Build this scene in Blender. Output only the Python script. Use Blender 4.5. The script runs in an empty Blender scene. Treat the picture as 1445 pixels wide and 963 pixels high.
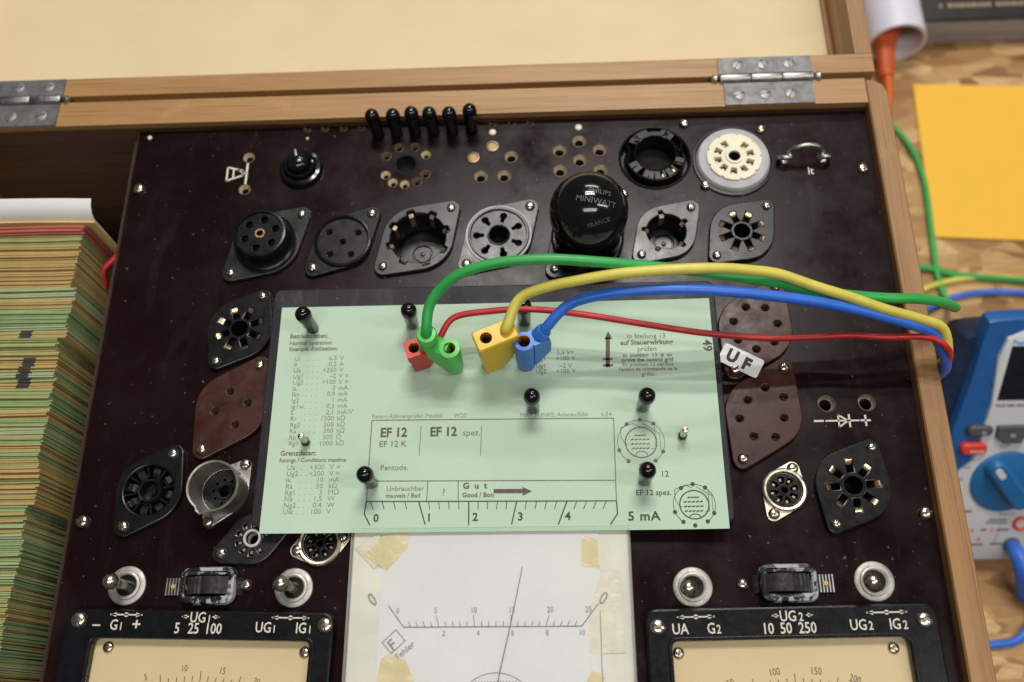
import bpy, bmesh, math, random
from mathutils import Matrix, Vector
random.seed(7)
S = 0.001                      # every number below is in millimetres; panel surface is z = 0
PI = math.pi
scn = bpy.context.scene
COL = scn.collection

# ------------------------------------------------------------------ camera
cam_d = bpy.data.cameras.new("camera")
cam = bpy.data.objects.new("camera", cam_d); COL.objects.link(cam)
cam_d.sensor_fit = 'HORIZONTAL'; cam_d.sensor_width = 22.3
cam_d.lens = 22.3*1320/1445
cam_d.clip_start = 0.01; cam_d.clip_end = 60
R = Matrix(((0.99886351, -0.0015079, -0.04763838), (-0.01935636, -0.92619816, -0.3765399), (-0.0435548, 0.37703407, -0.92517473)))
rx, ry, rz = R[0], R[1], R[2]
m = Matrix((( rx[0], -ry[0], -rz[0], 0), (rx[1], -ry[1], -rz[1], 0), (rx[2], -ry[2], -rz[2], 0.325), (0, 0, 0, 1)))
cam.matrix_world = m
cam_d.dof.use_dof = True; cam_d.dof.focus_distance = 0.326; cam_d.dof.aperture_fstop = 5.0
scn.camera = cam
# ------------------------------------------------------------------ room light
world = bpy.data.worlds.new("World"); scn.world = world; world.use_nodes = True
bg = world.node_tree.nodes["Background"]; bg.inputs[0].default_value = (0.86, 0.86, 0.90, 1); bg.inputs[1].default_value = 0.075
def ceiling_lamp(loc, target, sx, sy, power, col=(1.0, 0.965, 0.895)):
    l = bpy.data.lights.new("fluorescent_lamp", 'AREA'); l.shape = 'RECTANGLE'; l.size = sx; l.size_y = sy
    l.energy = power; l.color = col
    o = bpy.data.objects.new("fluorescent_lamp", l); COL.objects.link(o)
    o.location = loc
    d = Vector(target) - Vector(loc)
    z = -d.normalized(); x = Vector((1, 0, 0)); x = (x - z*x.dot(z)).normalized(); y = z.cross(x)
    o.matrix_world = Matrix(((x[0], y[0], z[0], loc[0]), (x[1], y[1], z[1], loc[1]), (x[2], y[2], z[2], loc[2]), (0, 0, 0, 1)))
ceiling_lamp((0.08, 0.72, 1.45), (0.0, 0.15, 0), 0.62, 0.03, 7.6)
ceiling_lamp((0.08, 0.90, 1.45), (0.0, 0.15, 0), 0.62, 0.03, 7.6)
ceiling_lamp((0.30, 1.80, 1.50), (0.0, 0.15, 0), 1.1, 0.06, 10)
ceiling_lamp((0.06, -0.48, 1.50), (0.0, 0.15, 0), 1.1, 0.04, 4.4)
ceiling_lamp((0.06, -0.62, 1.50), (0.0, 0.15, 0), 1.1, 0.04, 4.4)
ceiling_lamp((1.05, -0.10, 1.35), (-0.1, 0.10, 0), 0.9, 0.08, 5.5)
scn.view_settings.view_transform = 'Standard'; scn.view_settings.look = 'None'
scn.view_settings.exposure = 0.0; scn.view_settings.gamma = 1.0
scn.render.engine = 'CYCLES'

# ------------------------------------------------------------------ materials
def newmat(name):
    mt = bpy.data.materials.new(name); mt.use_nodes = True
    nt = mt.node_tree; b = nt.nodes["Principled BSDF"]
    return mt, nt, b
def N(nt, t, **kw):
    n = nt.nodes.new(t)
    for k, v in kw.items():
        if k in n.inputs.keys() if hasattr(n.inputs, 'keys') else False: n.inputs[k].default_value = v
        else: setattr(n, k, v)
    return n
def coords(nt, scale=(1, 1, 1), rot=(0, 0, 0), kind='Object'):
    tc = nt.nodes.new('ShaderNodeTexCoord'); mp = nt.nodes.new('ShaderNodeMapping')
    mp.inputs['Scale'].default_value = scale; mp.inputs['Rotation'].default_value = rot
    nt.links.new(tc.outputs[kind], mp.inputs['Vector']); return mp.outputs['Vector']
def ramp(nt, fac, stops):
    r = nt.nodes.new('ShaderNodeValToRGB'); e = r.color_ramp.elements
    while len(e) < len(stops): e.new(0.5)
    for i, (p, c) in enumerate(stops):
        e[i].position = p; e[i].color = (c[0], c[1], c[2], 1) if not isinstance(c, (int, float)) else (c, c, c, 1)
    nt.links.new(fac, r.inputs[0]); return r.outputs[0]
def noise(nt, vec, scale, detail=4, rough=0.55, dist=0.0):
    n = nt.nodes.new('ShaderNodeTexNoise'); n.inputs['Scale'].default_value = scale; n.inputs['Detail'].default_value = detail
    n.inputs['Roughness'].default_value = rough; n.inputs['Distortion'].default_value = dist
    nt.links.new(vec, n.inputs['Vector']); return n.outputs['Fac']
def bump(nt, b, h, strength, dist=0.0002):
    n = nt.nodes.new('ShaderNodeBump'); n.inputs['Strength'].default_value = strength; n.inputs['Distance'].default_value = dist
    nt.links.new(h, n.inputs['Height']); nt.links.new(n.outputs[0], b.inputs['Normal'])
def mix(nt, fac, a, b):
    n = nt.nodes.new('ShaderNodeMix'); n.data_type = 'RGBA'
    for i, v in ((6, a), (7, b)):
        if hasattr(v, 'is_output'): nt.links.new(v, n.inputs[i])
        else: n.inputs[i].default_value = (v[0], v[1], v[2], 1)
    if hasattr(fac, 'is_output'): nt.links.new(fac, n.inputs[0])
    else: n.inputs[0].default_value = fac
    return n.outputs[2]
def plain(name, c, rough=0.5, metal=0.0, var=0.12, vscale=120, bmp=0.0, bscale=900, spec=0.5, kind='Object', rvar=0.12):
    mt, nt, b = newmat(name); v = coords(nt, kind=kind)
    f = noise(nt, v, vscale, 5)
    lo = tuple(x*(1-var) for x in c); hi = tuple(min(1, x*(1+var)) for x in c)
    nt.links.new(ramp(nt, f, [(0.3, lo), (0.7, hi)]), b.inputs['Base Color'])
    g = noise(nt, v, vscale*2.7, 4)
    nt.links.new(ramp(nt, g, [(0.3, max(0.02, rough-rvar)), (0.7, min(1, rough+rvar))]), b.inputs['Roughness'])
    b.inputs['Metallic'].default_value = metal; b.inputs['Specular IOR Level'].default_value = spec
    if bmp: bump(nt, b, noise(nt, v, bscale, 3), bmp)
    return mt
def wood(name, dark, light, axis='x', rough=0.42, scale=1.0):
    mt, nt, b = newmat(name)
    s = {'x': (1, 16, 16), 'y': (16, 1, 16), 'z': (16, 16, 1)}[axis]
    v = coords(nt, tuple(k*scale for k in s))
    f = noise(nt, v, 9, 6, 0.6, 0.6)
    s2 = {'x': (2, 130, 130), 'y': (130, 2, 130), 'z': (130, 130, 2)}[axis]
    v2 = coords(nt, s2); p = noise(nt, v2, 9, 3, 0.7)
    c = ramp(nt, f, [(0.28, dark), (0.5, tuple((a+b_)/2 for a, b_ in zip(dark, light))), (0.72, light)])
    pore = ramp(nt, p, [(0.36, 1.0), (0.46, 0.0)])
    c2 = mix(nt, pore, c, tuple(x*0.8 for x in dark))
    # worn pale scuffs
    w = noise(nt, coords(nt), 60, 5, 0.7)
    c3 = mix(nt, ramp(nt, w, [(0.60, 0.0), (0.78, 0.35)]), c2, tuple(min(1, x*1.25+0.05) for x in light))
    nt.links.new(c3, b.inputs['Base Color'])
    nt.links.new(ramp(nt, f, [(0.3, rough+0.1), (0.7, rough-0.08)]), b.inputs['Roughness'])
    bump(nt, b, p, 0.25, 0.0003)
    return mt
def panel_mat(name, base, scratch=0.5, rough=0.27, dust=(0.038, 0.026, 0.027), spec=0.16):
    mt, nt, b = newmat(name); v = coords(nt); b.inputs['Specular IOR Level'].default_value = spec
    f = noise(nt, v, 14, 6, 0.6)
    c = ramp(nt, f, [(0.3, tuple(x*0.75 for x in base)), (0.7, tuple(x*1.35 for x in base))])
    cloth = noise(nt, coords(nt, (60, 700, 1)), 6, 3, 0.6)          # faint woven streaks of the laminate
    c = mix(nt, ramp(nt, cloth, [(0.45, 0.0), (0.8, 0.06)]), c, dust)
    sp = noise(nt, v, 520, 2, 0.5)                                  # dust specks
    c = mix(nt, ramp(nt, sp, [(0.70, 0.0), (0.76, 0.55*scratch)]), c, (0.22, 0.20, 0.20))
    sm = noise(nt, coords(nt, (5, 1.3, 1), (0, 0, -0.35)), 22, 5, 0.62, 0.8)   # rubbed smears
    c = mix(nt, ramp(nt, sm, [(0.55, 0.0), (0.80, 0.5*scratch)]), c, dust)
    nt.links.new(c, b.inputs['Base Color'])
    rg = ramp(nt, noise(nt, v, 40, 6, 0.65), [(0.3, rough-0.06), (0.72, rough+0.17)])
    nt.links.new(rg, b.inputs['Roughness'])
    bump(nt, b, noise(nt, v, 350, 3), 0.06, 0.0002)
    return mt
def osb_mat():
    mt, nt, b = newmat('strand_board')
    c = None
    base = coords(nt)
    wob = noise(nt, base, 25, 3)
    for i, (rot, sc, th) in enumerate(((0.2, 1.0, 1.1), (1.35, 1.15, 0.62), (2.45, 1.0, 0.5), (0.75, 1.3, 0.42))):
        v = coords(nt, (36*sc, 95*sc, 1), (0, 0, rot))
        vo = nt.nodes.new('ShaderNodeTexVoronoi'); vo.inputs['Scale'].default_value = 1.0; vo.voronoi_dimensions = '2D'
        nt.links.new(v, vo.inputs['Vector'])
        sep = nt.nodes.new('ShaderNodeSeparateColor'); nt.links.new(vo.outputs['Color'], sep.inputs[0])
        chip = ramp(nt, sep.outputs[0], [(0.0, (0.20, 0.09, 0.028)), (0.15, (0.34, 0.175, 0.058)), (0.5, (0.48, 0.275, 0.10)), (0.8, (0.62, 0.40, 0.17)), (1.0, (0.72, 0.50, 0.25))])
        gr = noise(nt, coords(nt, (30, 420, 1), (0, 0, rot)), 3, 4, 0.65)
        chip = mix(nt, ramp(nt, gr, [(0.38, 0.55), (0.60, 0.0)]), chip, (0.24, 0.11, 0.035))
        if c is None: c = chip
        else:
            mask = ramp(nt, sep.outputs[1], [(th-0.01, 1.0), (th, 0.0)])
            c = mix(nt, mask, c, chip)
    nt.links.new(c, b.inputs['Base Color']); b.inputs['Roughness'].default_value = 0.55
    bump(nt, b, noise(nt, coords(nt, (30, 90, 1), (0, 0, 0.6)), 8, 5), 0.3, 0.0006)
    return mt
def paper(name, c, var=0.05, rough=0.75, stain=None):
    mt, nt, b = newmat(name); v = coords(nt)
    f = noise(nt, v, 30, 6, 0.6); fi = noise(nt, v, 1400, 2)
    col = ramp(nt, f, [(0.3, tuple(x*(1-var) for x in c)), (0.7, tuple(min(1, x*(1+var)) for x in c))])
    col = mix(nt, ramp(nt, fi, [(0.35, 0.10), (0.6, 0.0)]), col, tuple(x*0.7 for x in c))
    if stain:
        st = noise(nt, v, stain[1], 4, 0.6, 0.5)
        col = mix(nt, ramp(nt, st, [(0.66, 0.0), (0.76, stain[2])]), col, stain[0])
    nt.links.new(col, b.inputs['Base Color']); b.inputs['Roughness'].default_value = rough; b.inputs['Specular IOR Level'].default_value = 0.3
    cr = noise(nt, v, 9, 4, 0.55, 1.2)
    hgt = nt.nodes.new('ShaderNodeMath'); hgt.operation = 'MULTIPLY_ADD'; hgt.inputs[1].default_value = 6.0
    nt.links.new(cr, hgt.inputs[0]); nt.links.new(fi, hgt.inputs[2])
    bump(nt, b, hgt.outputs[0], 0.14, 0.00025)
    return mt
def glass_mat(name, tint=(0.99, 0.99, 0.985)):
    mt, nt, b = newmat(name)
    nt.nodes.remove(b); out = nt.nodes['Material Output']
    tr = nt.nodes.new('ShaderNodeBsdfTransparent'); tr.inputs[0].default_value = (*tint, 1)
    gl = nt.nodes.new('ShaderNodeBsdfGlossy'); gl.inputs['Roughness'].default_value = 0.06
    sc = noise(nt, coords(nt, (3, 40, 3)), 12, 5, 0.7)
    nt.links.new(ramp(nt, sc, [(0.45, 0.04), (0.8, 0.3)]), gl.inputs['Roughness'])
    fr = nt.nodes.new('ShaderNodeFresnel'); fr.inputs[0].default_value = 1.45
    mx = nt.nodes.new('ShaderNodeMixShader')
    nt.links.new(fr.outputs[0], mx.inputs[0]); nt.links.new(tr.outputs[0], mx.inputs[1]); nt.links.new(gl.outputs[0], mx.inputs[2])
    nt.links.new(mx.outputs[0], out.inputs[0]); return mt
def worn_paint(name, paint, under, thr=0.5):
    mt, nt, b = newmat(name); v = coords(nt)
    f = noise(nt, v, 150, 6, 0.72, 0.5)
    k = ramp(nt, f, [(thr-0.02, 0.0), (thr+0.02, 1.0)])
    nt.links.new(mix(nt, k, under, paint), b.inputs['Base Color'])
    nt.links.new(ramp(nt, f, [(thr-0.02, 0.3), (thr+0.02, 0.5)]), b.inputs['Roughness'])
    bump(nt, b, k, 0.3, 0.0002); return mt

M = {}
M['panel'] = panel_mat('dark_laminate', (0.0085, 0.0027, 0.0032), 0.7, 0.21)
M['holder'] = panel_mat('grey_sheen_laminate', (0.020, 0.018, 0.023), 1.0, 0.36, (0.12, 0.11, 0.125))  # black plate; its lamp sheen is put into the grey base and dust colours
M['bakelite'] = plain('black_bakelite', (0.0065, 0.0065, 0.0075), 0.27, spec=0.32, var=0.15, vscale=120, rvar=0.05, bmp=0.02)
M['bakelite_dusty'] = plain('dusty_bakelite', (0.013, 0.0132, 0.0155), 0.30, spec=0.5, var=0.2, vscale=90, rvar=0.07, bmp=0.02)
M['gloss_black'] = plain('gloss_black', (0.006, 0.006, 0.007), 0.12, var=0.3, rvar=0.04)
M['brown'] = plain('brown_bakelite', (0.044, 0.0125, 0.008), 0.34, spec=0.3, var=0.3, vscale=90, bmp=0.05)
M['frame'] = plain('satin_black', (0.0055, 0.006, 0.0075), 0.27, spec=0.3, var=0.15, vscale=120, rvar=0.05, bmp=0.02, bscale=500)
M['void'] = plain('hole_shade_black', (0.004, 0.004, 0.004), 0.9)  # near-black colour stands in for the shade inside holes and sockets
M['nickel'] = plain('nickel', (0.60, 0.54, 0.44), 0.27, 1.0, var=0.2, vscale=300)
M['steel'] = plain('dull_steel', (0.42, 0.41, 0.40), 0.42, 1.0, var=0.25, vscale=200, bmp=0.08)
M['alu'] = plain('pale_metal', (0.72, 0.66, 0.54), 0.38, 1.0, var=0.12, vscale=160)
M['washer'] = plain('worn_zinc_washer', (0.40, 0.385, 0.36), 0.52, 0.7, var=0.3, vscale=220)
M['brass'] = plain('brass', (0.62, 0.42, 0.17), 0.3, 1.0, var=0.2, vscale=260)
M['tarnish'] = plain('tarnished_brass', (0.30, 0.23, 0.16), 0.42, 0.8, var=0.35, vscale=300)
M['tarnish_dark'] = plain('darkened_brass', (0.10, 0.070, 0.058), 0.45, 0.6, var=0.35, vscale=300)
M['eyelet'] = plain('aged_eyelet_metal', (0.70, 0.60, 0.43), 0.42, 0.6, var=0.3, vscale=300)
M['letter_grey'] = plain('worn_grey_print', (0.13, 0.13, 0.135), 0.5, var=0.6, vscale=260)
M['copper'] = plain('contact_bronze', (0.80, 0.56, 0.34), 0.3, 1.0, var=0.15, vscale=300)
M['slot'] = plain('screw_slot', (0.05, 0.04, 0.03), 0.6)
M['ceramic'] = plain('cream_ceramic', (0.72, 0.67, 0.50), 0.4, var=0.08, vscale=140)
M['socket_plate'] = plain('dull_grey_plate', (0.40, 0.39, 0.42), 0.55, var=0.15, vscale=150)
M['can'] = plain('dull_shield_metal', (0.27, 0.25, 0.215), 0.36, 0.45, var=0.3, vscale=160, bmp=0.08)
M['greyplate'] = plain('grey_plate', (0.52, 0.51, 0.53), 0.5, var=0.15, vscale=200)
M['hinge_steel'] = plain('brushed_hinge_steel', (0.165, 0.165, 0.17), 0.5, 0.5, var=0.25, vscale=140, bmp=0.1)
M['hinge_screw'] = plain('dull_hinge_screw', (0.27, 0.265, 0.26), 0.45, 0.6, var=0.3, vscale=200)
M['wood_x'] = wood('oak_rail', (0.32, 0.165, 0.058), (0.43, 0.24, 0.095), 'x')
M['wood_y'] = wood('oak_stile', (0.26, 0.128, 0.043), (0.36, 0.195, 0.076), 'y')
M['wood_in'] = wood('brown_inner_wood', (0.060, 0.027, 0.011), (0.105, 0.050, 0.021), 'x', 0.5)
M['wood_dark'] = wood('dark_board', (0.020, 0.011, 0.008), (0.035, 0.018, 0.012), 'y', 0.5)
M['lining'] = paper('cream_lining', (0.68, 0.555, 0.345), 0.04, 0.62, ((0.62, 0.44, 0.16), 16, 0.35))
M['osb'] = osb_mat()
M['card'] = paper('green_card', (0.455, 0.60, 0.47), 0.045, 0.7, ((0.47, 0.52, 0.30), 22, 0.35))
M['cardedge_green'] = paper('index_green', (0.25, 0.335, 0.15), 0.3, 0.85)
M['cardedge_green2'] = paper('index_dull_green', (0.33, 0.325, 0.13), 0.3, 0.85)
M['cardedge_grey'] = paper('index_pale_green', (0.35, 0.40, 0.22), 0.25, 0.85)
M['cardedge_tan'] = paper('index_tan', (0.43, 0.305, 0.115), 0.25, 0.85)
M['cardedge_red'] = paper('index_red', (0.42, 0.115, 0.085), 0.2, 0.85)
M['cardedge_yellow'] = paper('index_yellow', (0.72, 0.54, 0.22), 0.15, 0.85)
M['ink_mark'] = plain('ink_mark', (0.03, 0.035, 0.03), 0.8)
M['white_paper'] = paper('white_paper', (0.74, 0.73, 0.74), 0.03, 0.7)
M['meter_white'] = plain('ivory_plastic', (0.76, 0.75, 0.68), 0.3, var=0.06, vscale=40)
M['scale_paper'] = paper('scale_paper', (0.74, 0.745, 0.765), 0.05, 0.5, ((0.62, 0.56, 0.42), 40, 0.12))
M['dial'] = paper('cream_dial', (0.72, 0.58, 0.36), 0.04, 0.6, ((0.52, 0.33, 0.10), 34, 0.45))
def tape_mat(name, c, paperc):
    mt, nt, b = newmat(name); v = coords(nt)
    f = noise(nt, v, 110, 6, 0.65, 0.9)
    nt.links.new(ramp(nt, f, [(0.34, tuple(x*0.9 for x in c)), (0.52, c), (0.68, paperc)]), b.inputs['Base Color'])
    b.inputs['Roughness'].default_value = 0.22; bump(nt, b, noise(nt, v, 200, 4, 0.6, 1.0), 0.6, 0.0006); return mt
M['tape'] = tape_mat('yellowed_tape', (0.74, 0.65, 0.40), (0.81, 0.76, 0.63))
M['tape_pale'] = tape_mat('clear_tape', (0.76, 0.73, 0.61), (0.80, 0.78, 0.70))
M['ink'] = plain('brown_ink', (0.175, 0.145, 0.13), 0.8, var=0.35, vscale=900)
M['ink_bold'] = plain('dark_ink', (0.125, 0.085, 0.078), 0.8, var=0.3, vscale=900)
M['ink_green'] = plain('green_black_ink', (0.035, 0.075, 0.035), 0.8, var=0.3, vscale=900)
M['ink_faint'] = plain('faded_ink', (0.245, 0.255, 0.215), 0.8, var=0.3, vscale=900)
M['ink_grey'] = plain('grey_ink', (0.29, 0.29, 0.29), 0.8, var=0.3, vscale=900)
M['ink_black'] = plain('black_ink', (0.04, 0.035, 0.03), 0.8)
M['paint_white'] = plain('engraving_paint', (0.62, 0.58, 0.50), 0.6, var=0.15, vscale=700)
M['glass'] = glass_mat('meter_glass')
M['wire_green'] = plain('green_cable', (0.030, 0.36, 0.075), 0.42, var=0.13, vscale=70, rvar=0.13, bmp=0.05, bscale=400)
M['wire_yellow'] = plain('yellow_cable', (0.66, 0.58, 0.10), 0.42, var=0.13, vscale=70, rvar=0.13, bmp=0.05, bscale=400)
M['wire_blue'] = plain('blue_cable', (0.030, 0.15, 0.66), 0.42, var=0.13, vscale=70, rvar=0.13, bmp=0.05, bscale=400)
M['wire_red'] = plain('red_cable', (0.47, 0.018, 0.022), 0.42, var=0.13, vscale=70, rvar=0.13, bmp=0.05, bscale=400)
M['plug_green'] = plain('green_plastic', (0.075, 0.52, 0.085), 0.36, var=0.05, rvar=0.06, bmp=0.04)
M['plug_yellow'] = plain('yellow_plastic', (0.78, 0.48, 0.004), 0.36, var=0.05, rvar=0.06, bmp=0.04)
M['plug_blue'] = plain('blue_plastic', (0.03, 0.19, 0.66), 0.36, var=0.05, rvar=0.06, bmp=0.04)
M['plug_red'] = plain('red_plastic', (0.60, 0.022, 0.012), 0.36, var=0.05, rvar=0.06, bmp=0.04)
M['envelope'] = paper('orange_envelope', (0.90, 0.52, 0.055), 0.03, 0.65)
M['orange'] = plain('orange_plastic', (0.60, 0.10, 0.018), 0.45, var=0.1)
M['orange_cable'] = plain('orange_cable', (0.72, 0.13, 0.015), 0.45, var=0.06)
M['pipe'] = plain('white_plastic', (0.70, 0.70, 0.80), 0.4, var=0.03)
M['boxblack'] = plain('black_box', (0.016, 0.014, 0.013), 0.4, var=0.2)
M['silver'] = plain('grey_box_edge', (0.36, 0.36, 0.40), 0.4, 0.2, var=0.1)
M['gold'] = plain('tan_print', (0.38, 0.30, 0.17), 0.6)
M['mm_blue'] = plain('blue_holster', (0.016, 0.105, 0.34), 0.42, var=0.06, bmp=0.1, bscale=1500)
M['mm_navy'] = plain('navy_grip', (0.008, 0.020, 0.060), 0.5, var=0.1)
M['mm_white'] = plain('pale_grey_plastic', (0.60, 0.63, 0.66), 0.42, var=0.03)
M['mm_screen'] = plain('dark_screen', (0.010, 0.012, 0.020), 0.1, var=0.3, rvar=0.03)
M['mm_dial'] = plain('teal_blue_plastic', (0.012, 0.14, 0.36), 0.4, var=0.06)
M['mm_grey'] = plain('grey_rubber', (0.085, 0.085, 0.095), 0.5, var=0.1)
M['mm_red'] = plain('red_rubber', (0.72, 0.055, 0.03), 0.45, var=0.06)
M['mm_bluetext'] = plain('blue_print', (0.05, 0.22, 0.65), 0.6)
M['mm_redtext'] = plain('red_print', (0.70, 0.08, 0.05), 0.6)
M['bezel'] = worn_paint('worn_grey_bezel', (0.36, 0.37, 0.39), (0.009, 0.009, 0.010), 0.535)
M['rubber'] = plain('black_wheel', (0.022, 0.021, 0.022), 0.3, var=0.3, vscale=200)
M['tan_dot'] = plain('tan_dot', (0.50, 0.33, 0.12), 0.6)

# ------------------------------------------------------------------ mesh builder
class MB:
    def __init__(s): s.bm = bmesh.new(); s.mats = []; s.mi = 0
    def use(s, mat):
        if mat not in s.mats: s.mats.append(mat)
        s.mi = s.mats.index(mat); return s
    def face(s, vs):
        try:
            f = s.bm.faces.new(vs); f.material_index = s.mi; return f
        except ValueError: return None
    def box(s, x0, x1, y0, y1, z0, z1, mtx=None):
        c = [Vector((x, y, z)) for z in (z0, z1) for y in (y0, y1) for x in (x0, x1)]
        if mtx: c = [mtx @ p for p in c]
        v = [s.bm.verts.new(p) for p in c]
        for q in ((0, 2, 3, 1), (4, 5, 7, 6), (0, 1, 5, 4), (2, 6, 7, 3), (0, 4, 6, 2), (1, 3, 7, 5)): s.face([v[i] for i in q])
        return s
    def rbox(s, x0, x1, y0, y1, z0, z1, r, mtx=None, seg=4):
        """box whose vertical edges are rounded and whose top edge is chamfered"""
        pts = rrect(x0, x1, y0, y1, r, seg); c = min(r*0.35, (z1-z0)*0.4)
        cx, cy = (x0+x1)/2, (y0+y1)/2
        ins = rrect(x0+c, x1-c, y0+c, y1-c, max(r-c, 0.01), seg)
        return s.loft([[(p[0], p[1], z0) for p in pts], [(p[0], p[1], z1-c) for p in pts], [(p[0], p[1], z1) for p in ins]], mtx=mtx)
    def loft(s, rings, mtx=None, cap0=True, cap1=True):
        R_ = [[s.bm.verts.new(mtx @ Vector(p) if mtx else Vector(p)) for p in r] for r in rings]
        n = len(R_[0])
        for a, b in zip(R_, R_[1:]):
            for i in range(n): s.face((a[i], a[(i+1) % n], b[(i+1) % n], b[i]))
        if cap0: s.face(list(reversed(R_[0])))
        if cap1: s.face(R_[-1])
        return s
    def lathe(s, prof, seg=28, c=(0, 0, 0), mtx=None):
        T = Matrix.Translation(c)
        if mtx: T = T @ mtx
        rings = []
        for r, z in prof:
            if r < 1e-6: rings.append([s.bm.verts.new(T @ Vector((0, 0, z)))])
            else: rings.append([s.bm.verts.new(T @ Vector((r*math.cos(2*PI*i/seg), r*math.sin(2*PI*i/seg), z))) for i in range(seg)])
        for a, b in zip(rings, rings[1:]):
            for i in range(seg):
                j = (i+1) % seg
                if len(a) == 1 and len(b) == 1: continue
                if len(a) == 1: s.face((a[0], b[j], b[i]))
                elif len(b) == 1: s.face((a[i], a[j], b[0]))
                else: s.face((a[i], a[j], b[j], b[i]))
        return s
    def cyl(s, r, z0, z1, c=(0, 0, 0), mtx=None, seg=24):
        return s.lathe([(0, z0), (r, z0), (r, z1), (0, z1)], seg, c, mtx)
    def tube(s, pts, r, seg=12, smooth=6, cap=True):
        P = spline(pts, smooth) if smooth else [Vector(p) for p in pts]
        rs = r if callable(r) else (lambda t: r)
        rings = []; up = None
        for i, p in enumerate(P):
            d = (P[min(i+1, len(P)-1)] - P[max(i-1, 0)]).normalized()
            if up is None:
                up = Vector((0, 0, 1)) if abs(d.z) < 0.9 else Vector((0, 1, 0))
            a = d.cross(up)
            if a.length < 1e-4: a = d.cross(Vector((1, 0, 0)))
            a.normalize(); up = a.cross(d).normalized()
            q = rs(i/(len(P)-1))
            rings.append([p + (a*math.cos(2*PI*k/seg) + up*math.sin(2*PI*k/seg))*q for k in range(seg)])
        return s.loft(rings, cap0=cap, cap1=cap)
    def add_mesh(s, me, mtx=None, fn=None):
        off = {}
        for v in me.vertices:
            p = v.co.copy()
            if mtx: p = mtx @ p
            if fn: p = fn(p)
            off[v.index] = s.bm.verts.new(p)
        for f in me.polygons: s.face([off[i] for i in f.vertices])
        return s
    def sheet(s, outline, holes, z0, z1, bevel=0.0, mtx=None, fn=None):
        cu = bpy.data.curves.new('sheet', 'CURVE'); cu.dimensions = '2D'; cu.fill_mode = 'BOTH'
        t = (z1-z0)/2; b = min(bevel, t*0.9)
        cu.extrude = t - b; cu.bevel_depth = b; cu.bevel_resolution = 1; cu.offset = -b
        for loop in [outline]+list(holes):
            sp = cu.splines.new('POLY'); sp.points.add(len(loop)-1); sp.use_cyclic_u = True
            for pt, q in zip(sp.points, loop): pt.co = (q[0], q[1], 0, 1)
        T = Matrix.Translation((0, 0, (z0+z1)/2))
        if mtx: T = mtx @ T
        return s._curve(cu, T, fn)
    def text(s, string, size, x, y, z, align='LEFT', rot=0.0, bold=0.0, wid=1.0, th=0.06, mtx=None, fn=None, shear=0.0, space=1.0):
        cu = bpy.data.curves.new('text', 'FONT'); cu.body = string; cu.size = size; cu.align_x = align
        cu.extrude = th/2; cu.offset = bold; cu.resolution_u = 2; cu.shear = shear; cu.space_character = space
        T = Matrix.Translation((x, y, z)) @ Matrix.Rotation(rot, 4, 'Z') @ Matrix.Diagonal((wid, 1, 1, 1))
        if mtx: T = mtx @ T
        return s._curve(cu, T, fn)
    def _curve(s, cu, T, fn=None):
        o = bpy.data.objects.new('tmp', cu); COL.objects.link(o)
        dg = bpy.context.evaluated_depsgraph_get()
        me = bpy.data.meshes.new_from_object(o.evaluated_get(dg))
        s.add_mesh(me, T, fn)
        bpy.data.objects.remove(o); bpy.data.curves.remove(cu); bpy.data.meshes.remove(me)
        return s
    def line(s, pts, w, z, th=0.06, closed=False, fn=None):
        """a printed stroke: flat ribbon following pts"""
        P = [Vector((p[0], p[1])) for p in pts]
        if closed: P.append(P[0])
        for a, b in zip(P, P[1:]):
            d = b-a
            if d.length < 1e-6: continue
            n = Vector((-d.y, d.x)).normalized()*w/2; e = d.normalized()*w*0.3
            c = [a-e+n, a-e-n, b+e-n, b+e+n]
            q = [Vector((p.x, p.y, z+k*th/2)) for k in (-1, 1) for p in c]
            if fn: q = [fn(p) for p in q]
            v = [s.bm.verts.new(p) for p in q]
            for f in ((3, 2, 1, 0), (4, 5, 6, 7), (0, 1, 5, 4), (1, 2, 6, 5), (2, 3, 7, 6), (3, 0, 4, 7)): s.face([v[i] for i in f])
        return s
    def build(s, name, mat=None, parent=None, loc=(0, 0, 0), rot=(0, 0, 0), smooth=38, bevel=0.0):
        if mat is not None and not s.mats: s.mats = [mat]
        bm = s.bm
        bmesh.ops.recalc_face_normals(bm, faces=bm.faces)
        if bevel:
            es = [e for e in bm.edges if len(e.link_faces) == 2 and e.calc_face_angle(0) > 0.6]
            bmesh.ops.bevel(bm, geom=es, offset=bevel, segments=2, affect='EDGES', profile=0.6, clamp_overlap=True)
        me = bpy.data.meshes.new(name)
        for v in bm.verts: v.co *= S
        bm.to_mesh(me); bm.free()
        for k in s.mats: me.materials.append(M[k])
        if smooth:
            me.polygons.foreach_set('use_smooth', [True]*len(me.polygons))
            me.set_sharp_from_angle(angle=math.radians(smooth))
        o = bpy.data.objects.new(name, me); COL.objects.link(o)
        o.location = Vector(loc)*S; o.rotation_euler = rot
        if parent: o.parent = parent
        return o

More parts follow.
